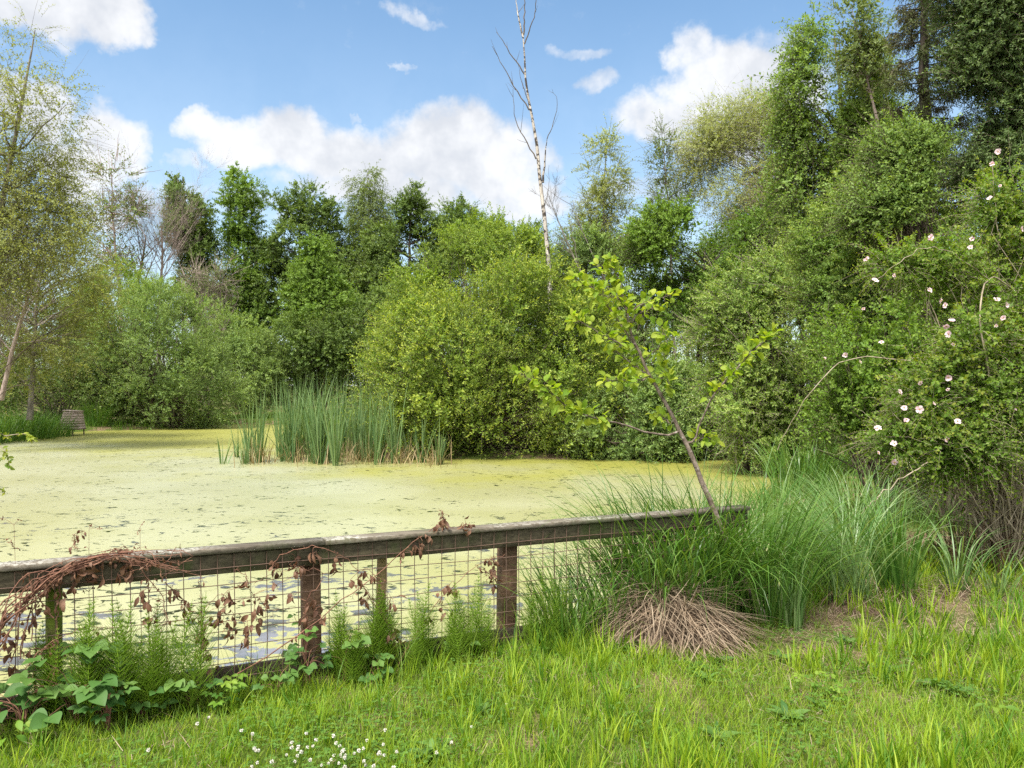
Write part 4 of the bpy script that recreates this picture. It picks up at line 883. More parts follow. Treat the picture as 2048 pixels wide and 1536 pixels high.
# ------------------------------------------------------------------ sedge tussocks
def tussock(label, x, y, n, L, W, mat, seed, th=(.02, .5), bend=(.6, 1.9), r=.14, lean=None, lean_k=.5, straw=0, straw_L=(.3, .6), mound=0., z0=None, group=None, k=7, name='sedge_tussock', p=1.9):
    rng = np.random.default_rng(seed); z = float(ground_z(x, y)) if z0 is None else z0
    root = empty(name, (x, y, z), label, 'sedge', group)
    g = G(); a = rng.random(n) * 6.28; rad = r * np.sqrt(rng.random(n))
    B = np.stack([x + np.cos(a) * rad, y + np.sin(a) * rad, np.full(n, z - .02) + mound * (1 - (rad / r) ** 2 * .5)], 1)
    az = a + rng.normal(0, .7, n)
    if lean is not None:
        m_ = rng.random(n) < lean_k; az = np.where(m_, lean + rng.normal(0, .5, n), az)
    Ls = rng.uniform(L[0], L[1], n); b = rng.uniform(bend[0], bend[1], n)
    blades(g, B, az, Ls, rng.uniform(W[0], W[1], n), rng.uniform(th[0], th[1], n), b, k=k, p=p, tint=np.clip(rng.normal(.5, .28, n), 0, 1), age=np.clip(rng.normal(.15, .3, n), 0, 1), rng=rng)
    g.build('blades', M[mat], root)
    if straw:
        g = G()
        Rm = r * 1.85; h = max(mound, .04)
        u, v = np.meshgrid(np.linspace(0, 2 * PI, 33)[:-1], np.linspace(0, 1, 9)); rr_ = (1 - v) * Rm * .96
        V = np.stack([x + np.cos(u) * rr_, y + np.sin(u) * rr_, z - .035 + h * (1 - (rr_ / Rm) ** 2) + .018 * np.sin(u * 7 + v * 9) * (1 - v)], -1)
        ix = np.arange(V.shape[0] * V.shape[1]).reshape(V.shape[:2])
        g.add(V.reshape(-1, 3), Q=np.stack([ix[:-1], np.roll(ix, -1, 1)[:-1], np.roll(ix, -1, 1)[1:], ix[1:]], -1).reshape(-1, 4), tint=.0, age=0.)
        a = rng.random(straw) * 6.28; f = np.sqrt(rng.random(straw)) * .95; rad = f * Rm
        B = np.stack([x + np.cos(a) * rad, y + np.sin(a) * rad, z + h * (1 - f ** 2) + rng.uniform(-.01, .045, straw)], 1)
        slope = np.arctan(2 * h * f / Rm)
        cl_ = rng.integers(0, 11, straw) / 11 * 6.28
        az = np.where(rng.random(straw) < .35, cl_, a) + rng.normal(0, .55, straw) + np.where(rng.random(straw) < .45, rng.normal(0, 1.4, straw), 0)
        blades(g, B, az, rng.uniform(straw_L[0], straw_L[1], straw) * (1.05 - .45 * f), rng.uniform(.003, .0075, straw), PI / 2 - .22 + slope * .9 + rng.normal(0, .26, straw), rng.uniform(-.3, .9, straw), k=6, p=1., tint=np.clip(rng.normal(.45, .4, straw), 0, 1), age=np.clip(rng.normal(.15, .4, straw), 0, 1), rng=rng)
        m_ = straw // 9; a = rng.random(m_) * 6.28                      # broken bits sticking out
        f = rng.uniform(.2, 1., m_); B = np.stack([x + np.cos(a) * Rm * f, y + np.sin(a) * Rm * f, z + h * (1 - f ** 2)], 1)
        blades(g, B, rng.random(m_) * 6.28, rng.uniform(.1, .3, m_), rng.uniform(.004, .008, m_), rng.uniform(.6, 1.9, m_), rng.uniform(-.3, .5, m_), k=3, tint=rng.random(m_), age=rng.random(m_) * .8, rng=rng)
        g.build('dead_blades', M['straw'], root)
    return root
tussock('sedge tussock on a big mound of fallen brown straw, left of the sapling foot', 0.97, 5.10, 36, (.5, .8), (0.0094, 0.0162), 'sedge', 81, r=.28, straw=2100, straw_L=(.16, .6), mound=.29, lean=2.2, lean_k=.5)
tussock('tall dark green sedge leaning over the rail end behind the straw mound', 0.98, 5.36, 380, (.8, 1.4), (0.0078, 0.0145), 'sedge', 82, r=.26, z0=.02, lean=2.9, lean_k=.35, bend=(.8, 2.5))
tussock('sedge tussock in front of the right fence post with blades across the mesh', .33, 4.93, 145, (.45, .85), (0.0062, 0.0114), 'sedge', 83, r=.16, z0=0., lean=2.4, lean_k=.35)
tussock('green sedge arching left over the mesh beside the straw mound', .62, 5.10, 150, (.6, 1.1), (.006, .010), 'sedge', 97, r=.17, z0=.0, lean=2.8, lean_k=.45, bend=(.7, 2.4))
tussock('tall thin sedge veiling the rail above the straw mound', 1.22, 5.26, 170, (.8, 1.35), (.006, .010), 'sedge', 99, r=.15, z0=.0, bend=(.6, 2.3))
tussock('dense dark sedge behind the sapling stem at the fence end', 1.45, 5.62, 420, (.85, 1.4), (0.0078, 0.0145), 'sedge', 84, r=.26, z0=.0, bend=(.6, 2.4))
tussock('dark sedge swallowing the end of the fence rail', 1.74, 5.40, 200, (.85, 1.35), (.007, .012), 'sedge', 98, r=.18, z0=.0, bend=(.5, 2.3))
tussock('dark green sedge clump between the sapling and the grey green sedge', 2.0, 6.2, 70, (.6, 1.0), (.0065, .0115), 'sedge', 89, r=.25, bend=(.6, 2.4))
tussock('big grey green sedge tussock combed over to the left', 2.42, 5.85, 230, (.85, 1.3), (.0065, .0115), 'sedge_blue', 85, r=.20, lean=2.75, lean_k=.62, th=(.05, .55), bend=(1.3, 2.6), straw=160, mound=.10)
tussock('small upright clump of pale sedge at the sapling foot', 1.84, 5.28, 44, (.30, .58), (0.0094, 0.0162), 'sedge_blue', 86, r=.075, th=(.0, .16), bend=(.05, .5), k=5)
tussock('fresh green upright sedge growing from straw right of the combed tussock', 2.86, 5.98, 106, (.55, .95), (0.0094, 0.0179), 'sedge', 87, r=.14, th=(.0, .35), bend=(.2, 1.5), straw=240, mound=.10)
tussock('thin sedge tuft with drooping tips in front of the dark rose stems', 3.40, 6.10, 38, (.45, .8), (0.0094, 0.0162), 'sedge_blue', 88, r=.10, th=(.05, .4), bend=(.9, 2.0), straw=170, mound=.09)
tussock('rightmost small sedge tuft in the grass below the rose bush', 3.62, 5.98, 24, (.35, .6), (0.0094, 0.0162), 'sedge_blue', 90, r=.07, th=(.05, .4), bend=(.9, 2.0))
tussock('pale feathery sedge fountain behind the sapling, near bank of the rose', 3.10, 7.4, 170, (.8, 1.2), (.0065, .0115), 'sedge_blue', 91, r=.32, bend=(1., 2.6))
tussock('tall pale sedge on the bank below the arching rose stem', 4.0, 9.3, 330, (.9, 1.35), (.0065, .0115), 'sedge_blue', 92, r=.38, bend=(1., 2.6))
tussock('sedge clump at the right water edge behind the rail end', 2.55, 7.6, 220, (.7, 1.1), (.0065, .0115), 'sedge', 93, r=.30, bend=(.4, 1.7))
tussock('sedge clump farther along the right water edge', 3.5, 10.4, 224, (.8, 1.2), (0.0094, 0.0162), 'sedge', 94, r=.35, bend=(.4, 1.7))
tussock('dark sedge in the shade under the rose bush', 4.3, 7.4, 145, (.5, .9), (0.0078, 0.0145), 'sedge', 95, r=.35, bend=(.4, 1.6))
tussock('farthest sedge clump on the right bank before the sallow', 4.9, 13.5, 235, (.8, 1.3), (0.0125, 0.0210), 'sedge', 96, r=.5, bend=(.4, 1.6))
for i, (px, Y) in enumerate(((-40, 26.5), (10, 27.6), (52, 28.6), (88, 29.8), (-90, 25.5), (178, 34.5))):
    p = at(px, 800, Y)
    tussock('arching dark green sedge tussock on the left bank beside the duck house', p[0], p[1] + .7, 330, (1.0, 1.7), (.012, .022), 'sedge', 300 + i, r=.55, bend=(.5, 1.8), k=5, group='sedge tussocks on the left bank')

# ------------------------------------------------------------------ reeds
def reeds(label, px, Y, w, n, L, seed, dead=40, W=(.022, .038), dep=.5, spread=.17):
    rng = np.random.default_rng(seed); c = at(px, 900, Y)
    n = int(n * .62)
    root = empty('reed_clump', (c[0], c[1], WATER), label, 'reeds')
    nf = max(1, n // 16); cf = np.stack([rng.normal(0, w, nf), rng.normal(0, dep, nf)], 1)      # fans of leaves, each from its own root
    kf = rng.integers(nf, size=n); o2 = rng.normal(0, .045, (n, 2)); hf = rng.uniform(.78, 1.08, nf)
    g = G(); B = np.stack([c[0] + cf[kf, 0] + o2[:, 0], c[1] + cf[kf, 1] + o2[:, 1], np.full(n, WATER - .1)], 1)
    blades(g, B, np.arctan2(o2[:, 1], o2[:, 0]) + rng.normal(0, .5, n), rng.uniform(L[0], L[1], n) * hf[kf], rng.uniform(W[0], W[1], n), np.abs(rng.normal(.04, spread, n)), rng.uniform(.0, .55, n), k=6, p=2.2, tint=np.clip(rng.normal(.5, .32, n), 0, 1), age=np.clip(rng.normal(.2, .28, n), 0, 1), rng=rng)
    g.build('blades', M['reed'], root)
    if dead:
        g = G(); B = np.stack([c[0] + rng.normal(0, w, dead), c[1] + rng.normal(-.1, dep, dead), np.full(dead, WATER - .1)], 1)
        blades(g, B, rng.random(dead) * 6.28, rng.uniform(.3, 1.0, dead), rng.uniform(.012, .022, dead), np.abs(rng.normal(0, .35, dead)), rng.uniform(0, 1.4, dead), k=4, tint=rng.random(dead), age=np.zeros(dead), rng=rng)
        g.build('dead_leaves_or_seeds', M['reed_dead'], root)
for a in (('leftmost full reed clump standing in open water', 530, 20.6, .21, 150, (1.3, 2.35), 201, 60), ('tall reed clump second from the left of the bed', 605, 20.9, .34, 260, (1.5, 2.55), 202, 90),
          ('dense reed clump in the middle of the bed', 665, 20.7, .33, 270, (1.5, 2.55), 203, 90), ('reed clump merging into the left flank of the yellow green willow', 735, 20.9, .36, 230, (1.4, 2.4), 204, 120),
          ('short browned reeds at the foot of the yellow green willow', 800, 20.5, .30, 110, (.7, 1.8), 205, 120), ('few upright reeds in front of the yellow green willow', 868, 20.0, .20, 50, (.6, 1.5), 206, 60),
          ('rear row of reeds behind the main bed', 660, 23.0, .75, 420, (1.6, 2.6), 207, 60), ('sparse reeds just left of the first full clump', 507, 20.4, .10, 34, (.5, 1.3), 210, 12)):
    reeds(*a)
reeds('tiny lone reed sprig far left of the reed bed', 448, 20.2, .035, 12, (.35, .95), 208, 0, dep=.04, spread=.25)
reeds('small fan of reeds between the lone sprig and the bed', 478, 22.0, .07, 22, (.5, 1.1), 209, 4, dep=.06, spread=.25)

# ------------------------------------------------------------------ duck house on the far water
hc = at(143, 870, 31.4)
hut = empty('duck_house', (hc[0], hc[1], WATER), 'small weathered wooden duck house on legs by the left bank', 'duck house')
zb = WATER + .25
def frustum(g, c, wb, db, wt, dt, h, tilt, nb=7, gap=.012):
    for face in range(4):
        for i in range(nb):
            f0, f1 = i / nb, (i + 1) / nb - gap
            P = []
            for f in (f0, f1):
                w = wb + (wt - wb) * f; d = db + (dt - db) * f; z = h * f; dx = tilt * f
                cs = [(-w / 2, -d / 2), (w / 2, -d / 2), (w / 2, d / 2), (-w / 2, d / 2)]
                a_, b_ = cs[face], cs[(face + 1) % 4]
                P.append((np.array([a_[0] + dx, a_[1], z]) + c, np.array([b_[0] + dx, b_[1], z]) + c))
            inn = c + np.array([0, 0, h * .5]); V = [P[0][0], P[0][1], P[1][1], P[1][0]]
            n_ = np.cross(V[1] - V[0], V[3] - V[0]); n_ = n_ / np.linalg.norm(n_) * .02
            V2 = [v - n_ for v in V]
            g.add(V + V2, Q=[[0, 1, 2, 3], [7, 6, 5, 4], [0, 4, 5, 1], [1, 5, 6, 2], [2, 6, 7, 3], [3, 7, 4, 0]], tint=R0.random())
g = G(); frustum(g, np.array([hc[0], hc[1], zb]), .80, .62, .58, .34, .68, .07); g.build('wall', M['hut'], hut)
g = G(); box(g, [hc[0] + .07, hc[1], zb + .70], np.array([1, 0, -.06]), np.array([0, 1, 0]), np.array([0.06, 0, 1.]), .32, .20, .018, .004); g.build('roof', M['hut'], hut)
g = G(); box(g, [hc[0], hc[1], zb - .012], np.array([1., 0, 0]), np.array([0, 1., 0]), UP, .42, .33, .016, .004); g.build('floor_board', M['hut_leg'], hut)
for sx, sy in ((-.36, -.28), (-.24, .26), (.20, -.28), (.35, .26)):
    g = G(); tubes(g, smooth_path([[hc[0] + sx * .98, hc[1] + sy, zb - .03], [hc[0] + sx * 1.02, hc[1] + sy, WATER - .3]], 5), np.full(5, .026), 7); g.build('leg', M['hut_leg'], hut)

# ------------------------------------------------------------------ horsetails: built once per size, then copied
def horsetail_proto(seed, H):
    rng = np.random.default_rng(seed); g, gs = G(), G()
    p = smooth_path([[0, 0, 0], [.01, .01, H * .5], [rng.normal(0, .03), rng.normal(0, .03), H]], 9); tubes(gs, p, np.linspace(.0024, .0008, 9), 5)
    st, di, ln = [], [], []
    for z in np.arange(.05, H * .98, .020):
        c = np.array([np.interp(z / H, np.linspace(0, 1, 9), p[:, j]) for j in range(3)]); m_ = 9; a = np.arange(m_) / m_ * 6.28 + rng.random() * 6
        f = z / H; l = (.035 + .075 * math.sin(PI * min(1, .25 + f * .8))) * (1 - .75 * max(0, f - .6) / .4)
        for aa in a + rng.normal(0, .15, m_):
            st.append(c); di.append(unit(np.array([math.cos(aa), math.sin(aa), .75 + rng.normal(0, .15)]))); ln.append(l * rng.uniform(.75, 1.1))
    st, di, ln = np.array(st), np.array(di), np.array(ln)[:, None]
    P = np.stack([st, st + di * ln * .55, st + di * ln + UP * ln * .22], 1)
    n = len(P); tubes(g, P, np.array([[.0011, .0009, .0003]] * n), 3, tint=rng.random(n), age=rng.random(n) * .6)
    root = empty('horsetail', (0, 0, 0)); gs.build('stem', M['horsetail'], root); g.build('branches', M['horsetail'], root)
    return root
def copy_tree(o, loc, rz, sc, label, group, cat):
    c = o.copy(); COL.objects.link(c); c.location = [float(v) for v in loc]; c.rotation_euler = (0, 0, rz); c.scale = (sc, sc, sc)
    for ch in o.children:
        d = ch.copy(); COL.objects.link(d); d.parent = c
    return tag(c, label, cat, group)
protos = [horsetail_proto(400 + i, h) for i, h in enumerate((.34, .42, .50))]
rng = np.random.default_rng(410)
used = set()
def put(protos, x, y, z, sc, label, group, cat):
    i = rng.integers(len(protos)); o = protos[i]
    if i in used or id(o) in used: return copy_tree(o, (x, y, z), rng.random() * 6.28, sc, label, group, cat)
    used.add(id(o)); o.location = (x, y, z); o.rotation_euler = (0, 0, rng.random() * 6.28); o.scale = (sc, sc, sc)
    return tag(o, label, cat, group)
HT = [('feathery horsetail in the large clump left of the square post', 'horsetails left of the square post', 34, 130, 400, (-.02, .22), (.75, 1.25)), ('horsetail in the dense clump hiding the foot of the mossy post', 'horsetails at the mossy post', 6, 60, 125, (.0, .12), (.9, 1.2)),
      ('horsetail in the bright clump between the square post and the thin post', 'horsetails right of the square post', 12, 655, 720, (.02, .2), (.65, 1.0)), ('horsetail growing up against the thin round post', 'horsetails at the thin post', 10, 748, 782, (.0, .10), (.85, 1.12)),
      ('horsetail in the clump between the thin post and the right post', 'horsetails left of the right post', 24, 825, 985, (.0, .22), (.65, 1.0)), ('horsetail among the sedge right of the right post', 'horsetails right of the right post', 8, 1040, 1130, (.0, .15), (.7, 1.0))]
for lab, grp, cnt, a, b, offs, scs in HT:
    for i in range(cnt):
        p = onf(rng.uniform(a, b), 1300, rng.uniform(*offs)); put(protos, p[0], p[1], float(ground_z(p[0], p[1])), rng.uniform(*scs), lab, grp, 'horsetail')

# ------------------------------------------------------------------ brambles and broad leaved weeds at the foot of the fence
def leafy(name, label, cat, px, py, off, H, nl, L, W, mat, seed, leaflets=3, R=.12, zb=None, droop=.2):
    rng = np.random.default_rng(seed); b = onf(px, py, off); z = float(ground_z(b[0], b[1])); b = np.array([b[0], b[1], z])
    root = empty(name, b, label, cat); gs, gl = G(), G()
    for i in range(nl):
        f = rng.uniform(.3, 1.); a = rng.random() * 6.28
        tip = b + np.array([math.cos(a) * R * rng.uniform(.3, 1.1), math.sin(a) * R * rng.uniform(.3, 1.), H * f])
        mid = (b + tip) / 2 + np.array([0, 0, H * .18]) - np.array([math.cos(a), math.sin(a), 0]) * R * .15
        p = smooth_path([b + rng.normal(0, .008, 3) * [1, 1, 0], mid, tip], 8); tubes(gs, p, np.linspace(.0026, .0011, 8), 4)
        d0 = unit(np.array([math.cos(a), math.sin(a), rng.uniform(-.3, .25)])); sd_ = np.cross(d0, UP)
        angs = {3: (-1.15, 0, 1.15), 5: (-1.9, -.95, 0, .95, 1.9), 1: (0,)}[leaflets]
        s = rng.uniform(.7, 1.15); D = unit(np.array([d0 * math.cos(q_) + sd_ * math.sin(q_) + np.array([0, 0, -droop * rng.random()]) for q_ in angs])); k = len(D)
        leaf_full(gl, np.repeat(tip[None], k, 0) + D * .006, D, unit(UP + rng.normal(0, .22, (k, 3)) + FN * .35), .85 * L * s * np.array([.85 if abs(q_) > .1 else 1.1 for q_ in angs]), W * s * np.ones(k),
                  np.clip(rng.normal(.5, .25) + rng.normal(0, .1, k), 0, 1), np.full(k, rng.random() * .5 * (f > .7)), curl=.14,
                  prof=((0, .08), (.1, .5), (.28, .92), (.45, 1.), (.62, .86), (.78, .56), (.9, .27), (1, .02)))
    gs.build('stems', M['twig_red'] if mat == 'bramble' else M[mat], root); gl.build('leaves', M[mat], root)
for a in (('bramble_plant', 'large leaved bramble under the mossy post at the lower left', 'bramble', 150, 1400, .16, .34, 16, .105, .075, 'bramble', 501, 3, .22),
          ('bramble_plant', 'dark bramble with drooping leaves at the lower left edge', 'bramble', 50, 1430, .18, .24, 14, .09, .066, 'bramble', 502, 3, .18),
          ('bramble_plant', 'bramble shoot with lobed leaves topping the mossy post clump', 'bramble', 190, 1380, .12, .50, 7, .10, .08, 'bramble', 503, 3, .12),
          ('bramble_plant', 'low young bramble under the mesh left of the dead brown leaves', 'bramble', 285, 1400, .16, .20, 8, .07, .042, 'bramble', 504, 3, .12),
          ('bramble_plant', 'pale young bramble below the hanging dead leaves', 'bramble', 375, 1385, .12, .20, 9, .065, .05, 'bramble', 505, 3, .13),
          ('bramble_plant', 'fresh bramble climbing the foot of the square brown post', 'bramble', 612, 1360, .08, .38, 16, .06, .048, 'bramble', 506, 3, .13),
          ('bramble_plant', 'low bramble left of the square post in the grass', 'bramble', 555, 1385, .16, .16, 9, .06, .046, 'bramble', 507, 3, .12),
          ('bramble_plant', 'bramble with broad leaves between the square and the thin post', 'bramble', 690, 1350, .10, .30, 10, .065, .055, 'bramble', 508, 3, .12),
          ('bramble_plant', 'small bramble with oval leaves in front of the thin post', 'bramble', 742, 1345, .14, .16, 9, .06, .042, 'bramble', 509, 3, .10),
          ('bramble_plant', 'tiny bramble sprout right of the thin post', 'bramble', 920, 1320, .12, .12, 6, .045, .03, 'bramble', 510, 3, .08),
          ('nettle_plant', 'leafy weed with narrow leaves at the lower left edge of the lawn', 'weed', 215, 1430, .26, .22, 18, .06, .026, 'bramble', 511, 5, .12),
          ('nettle_plant', 'leafy weed in the dark undergrowth below the dead leaf mesh', 'weed', 440, 1395, .2, .16, 16, .05, .022, 'coarse', 512, 5, .12),
          ('dock_plant', 'broad leaved weed in the corner at the lower left', 'weed', 20, 1480, .28, .14, 10, .09, .04, 'coarse', 513, 1, .1),
          ('nettle_plant', 'small leafy weed in the straw patch at the right of the lawn', 'weed', 1650, 1380, 1.35, .12, 22, .035, .02, 'coarse', 514, 5, .14),
          ('dock_plant', 'small dock with upright leaves at the right edge of the lawn', 'weed', 1985, 1370, 1.9, .10, 8, .06, .028, 'coarse', 515, 1, .05)):
    leafy(*a)

def rosette_proto(seed):
    rng = np.random.default_rng(seed); root = empty('plantain', (0, 0, 0)); g = G(); k = 9; a = np.arange(k) / k * 6.28 + rng.normal(0, .2, k)
    D = unit(np.stack([np.cos(a), np.sin(a), rng.uniform(.25, .9, k)], 1)); leaf_full(g, D * .008, D, unit(np.array([0, 0, 1.]) + rng.normal(0, .15, (k, 3)) - D * .3), rng.uniform(.06, .11, k), rng.uniform(.026, .042, k), rng.random(k), rng.random(k) * .4, curl=.2)
    gs = G(); gs.add(*[np.zeros((0, 3))]); tubes(gs, smooth_path([[0, 0, -.02], [.003, 0, .05], [rng.normal(0, .02), rng.normal(0, .02), .15]], 6), np.linspace(.0016, .001, 6), 4)
    gs.build('flower_stalk', M['coarse'], root); g.build('leaves', M['bramble'], root); return root
rps = [rosette_proto(530 + i) for i in range(3)]; rng = np.random.default_rng(540)
for i in range(22):
    X = rng.uniform(-1.2, 2.9); Y = rng.uniform(3.4, 5.0)
    if fence_side(X, Y) < -.35: put(rps, X, Y, float(ground_z(X, Y)) + .01, rng.uniform(.7, 1.15), 'low rosette of broad dark green leaves growing in the lawn grass', 'rosette weeds in the lawn', 'weed')

# ------------------------------------------------------------------ clover flowers in the lawn
def clover_proto(seed):
    rng = np.random.default_rng(seed); root = empty('clover_flower', (0, 0, 0)); gs, gh = G(), G()
    h = rng.uniform(.07, .11); top = np.array([rng.normal(0, .01), rng.normal(0, .01), h]); tubes(gs, smooth_path([[0, 0, 0], top * [.3, .3, .55], top], 6), np.full(6, .0009), 4)
    n = 46; d = unit(rng.normal(0, 1, (n, 3)) + [0, 0, .25])
    leaf_quads(gh, np.repeat(top[None], n, 0), d, unit(rng.normal(0, 1, (n, 3))), rng.uniform(.0065, .0095, n), .0036, rng.random(n), rng.random(n) * .2, belly=.7)
    gs.build('stem', M['clover_leaf'], root); gh.build('flower_head', M['clover'], root); return root
cps = [clover_proto(600 + i) for i in range(3)]
rng = np.random.default_rng(611)
for i in range(64):
    if i < 56:
        px = np.clip(rng.normal(640, 75), 505, 790); py = rng.uniform(1475, 1560) if i > 30 else rng.uniform(1500, 1550)
    else: px, py = [(398, 1455), (480, 1490), (420, 1440), (940, 1450), (905, 1500), (870, 1515), (300, 1520), (1015, 1420)][i - 56]
    Y = (EYE - .06) * F_PX / (py - 768); p = at(px, py, Y)
    put(cps, p[0], p[1], float(ground_z(p[0], p[1])), rng.uniform(.75, 1.1), 'small white clover flower head in the patch at the bottom left of the lawn' if i < 56 else 'stray white clover flower head away from the patch in the lawn',
        'white clover in the bottom patch' if i < 56 else 'stray white clover', 'clover')
g = G(); rng = np.random.default_rng(620); n = 420
px = rng.normal(640, 110, n); py = rng.uniform(1465, 1600, n); Y = EYE * F_PX / (py - 768); P = np.stack([(px - 1024) / F_PX * Y, Y, 0 * Y], 1)
cx_ = rng.uniform(-2.6, 4.2, 46); cy_ = rng.uniform(2.9, 5.6, 46); ok_ = fence_side(cx_, cy_) < -.25; cx_, cy_ = cx_[ok_], cy_[ok_]; kk = np.repeat(np.arange(len(cx_)), 80)
P = np.vstack([P, np.stack([cx_[kk] + rng.normal(0, .12, len(kk)), cy_[kk] + rng.normal(0, .12, len(kk)), 0. * kk], 1)]); P = P[fence_side(P[:, 0], P[:, 1]) < -.1]; n = len(P); P[:, 2] = ground_z(P[:, 0], P[:, 1]) + rng.uniform(.03, .07, n)
for q_ in range(3):
    a = rng.random(n) * .3 + q_ * 2.09; leaf_quads(g, P, unit(np.stack([np.cos(a), np.sin(a), np.full(n, .15)], 1)), unit(np.array([0, 0, 1.]) + rng.normal(0, .2, (n, 3))), .014, .013, rng.random(n), rng.random(n) * .5, belly=.6)
tag(g.build('clover_leaves', M['clover_leaf']), 'clover leaves carpeting the lawn around the white flowers', 'clover', None, 'stuff')

# ------------------------------------------------------------------ leaning sapling
YS = 5.35
rng = np.random.default_rng(700)
sb = at(1540, 1240, YS); sb[2] = ground_z(sb[0], sb[1]) - .03
sap = empty('sapling', sb, 'slender sapling leaning left with broad yellow green leaves', 'tree')
gw, gb, gl = G(), G(), G()
stem = smooth_path([sb, at(1470, 1120, YS), at(1412, 980, YS), at(1376, 895, YS), at(1336, 815, YS), at(1296, 745, YS), at(1268, 680, YS), at(1250, 610, YS), at(1236, 555, YS), at(1222, 522, YS)], 30, .004, rng)
tubes(gw, stem, np.interp(np.linspace(0, 1, 30), [0, .1, .4, .7, 1], [.030, .021, .0135, .008, .0025]), 9)
BR = [([(1378, 898, 0), (1392, 868, 0), (1412, 820, -.05), (1436, 780, -.1), (1468, 745, -.14), (1500, 705, -.18), (1545, 668, -.2)], .0085), ([(1355, 872, 0), (1310, 868, -.1), (1250, 852, -.2), (1190, 838, -.3), (1140, 818, -.36), (1100, 785, -.4), (1045, 748, -.42)], .0085),
      ([(1300, 752, 0), (1278, 738, .1), (1252, 718, .2), (1232, 702, .28)], .006), ([(1345, 850, 0), (1325, 835, .1), (1312, 830, .15)], .004), ([(1290, 762, 0), (1255, 760, -.1), (1215, 762, -.2)], .005),
      ([(1268, 690, 0), (1240, 690, -.1), (1205, 668, -.2), (1165, 645, -.25), (1150, 640, -.28)], .0055), ([(1275, 700, 0), (1250, 660, .05), (1220, 620, .1), (1190, 580, .12), (1150, 555, .15)], .006), ([(1262, 650, 0), (1280, 625, .06), (1315, 615, .1)], .005),
      ([(1258, 640, 0), (1240, 600, -.1), (1200, 590, -.15), (1180, 570, -.18)], .004), ([(1285, 725, 0), (1310, 700, -.06), (1335, 680, -.1), (1325, 660, -.1)], .004), ([(1320, 790, 0), (1338, 770, -.05), (1330, 745, -.06)], .004),
      ([(1255, 630, 0), (1280, 610, -.05), (1310, 600, -.1), (1340, 590, -.12)], .005), ([(1310, 770, 0), (1330, 735, .1), (1325, 700, .12)], .004), ([(1385, 890, 0), (1402, 878, .05), (1420, 876, .06)], .003), ([(1246, 590, 0), (1225, 560, .05), (1195, 530, .06)], .004)]
tips = []
for pts, rad in BR:
    p = smooth_path([at(x, y, YS + d) for x, y, d in pts], 14, .004, rng); i0 = np.argmin(np.linalg.norm(stem - p[0], axis=1)); p[0] = stem[i0]
    tubes(gb, p, rad * np.linspace(1, .28, 14), 6); tips.append((p, .30 if len(pts) > 6 else .15))
tips.append((stem[20:], .1))
bs, ds = [], []
for p, f0 in tips:
    m_ = int(np.linalg.norm(np.diff(p, axis=0), axis=1).sum() / .019)
    for t in np.linspace(f0 if len(p) == 14 else .05, 1, max(3, m_)):
        if len(p) == 14 and f0 > .2 and t < .42: continue
        i = min(int(t * (len(p) - 1)), len(p) - 2); c = p[i] + (p[i + 1] - p[i]) * (t * (len(p) - 1) - i); tg = unit(p[i + 1] - p[i])
        for _ in range(2 if t < .9 else 3):
            bs.append(c); ds.append(unit(tg * .45 + unit(rng.normal(0, 1, 3)) * .9 + np.array([0, -.15, .15])))
bs, ds = np.array(bs), np.array(ds); n = len(bs); pet = bs + ds * rng.uniform(.015, .05, (n, 1))
tubes(gb, np.stack([bs, (bs + pet) / 2 + UP * .003, pet], 1), np.array([[.0013, .001, .0009]] * n), 3)
leaf_full(gl, pet, unit(ds + rng.normal(0, .25, (n, 3)) + [0, 0, -.12]), unit(rng.normal(0, .6, (n, 3)) + [0, -.35, .8]), rng.uniform(.034, .072, n), rng.uniform(.025, .050, n), rng.random(n), np.clip(rng.normal(.4, .35, n), 0, 1), curl=.22,
          prof=((0, .12), (.12, .62), (.32, .96), (.55, 1.), (.76, .80), (.92, .42), (1, .05)))
gw.build('trunk', M['sap_bark'], sap, smooth=True); gb.build('branches', M['sap_bark'], sap, smooth=True); gl.build('leaves', M['sapling'], sap)

# ------------------------------------------------------------------ dog rose
rose_base = np.array([4.25, 6.95, float(ground_z(4.25, 6.95)) - .03])
rose = plant('dog_rose', 'big arching wild rose bush with pale pink flowers at the right edge', 'rose bush',
             [(1930, 640, 85, 120, -.2), (2010, 570, 90, 100), (1870, 790, 78, 85, -.3), (1985, 790, 110, 120, -.3), (1930, 900, 120, 62, -.4), (2070, 720, 100, 190), (1800, 880, 50, 50, -.3), (1995, 420, 45, 80, .2), (2040, 480, 60, 90, .2), (1860, 540, 70, 40, .1), (1800, 530, 50, 26, .1)],
             7.0, 105000, .034, .023, 'rose', seed=801, base=rose_base, cl_r=.21, per=13, nl=11, limbs=110, limb_r=.009, stem_mat='rose_stem', twig='rose_stem', tw_r=.0017, droop=.35, up=.15, out=.6, spread=.95, gap=-.5, gs=3., age_k=.7, bare=90, upc=.8, shell=.65, inner=.35)
rng = np.random.default_rng(802)
g = G()
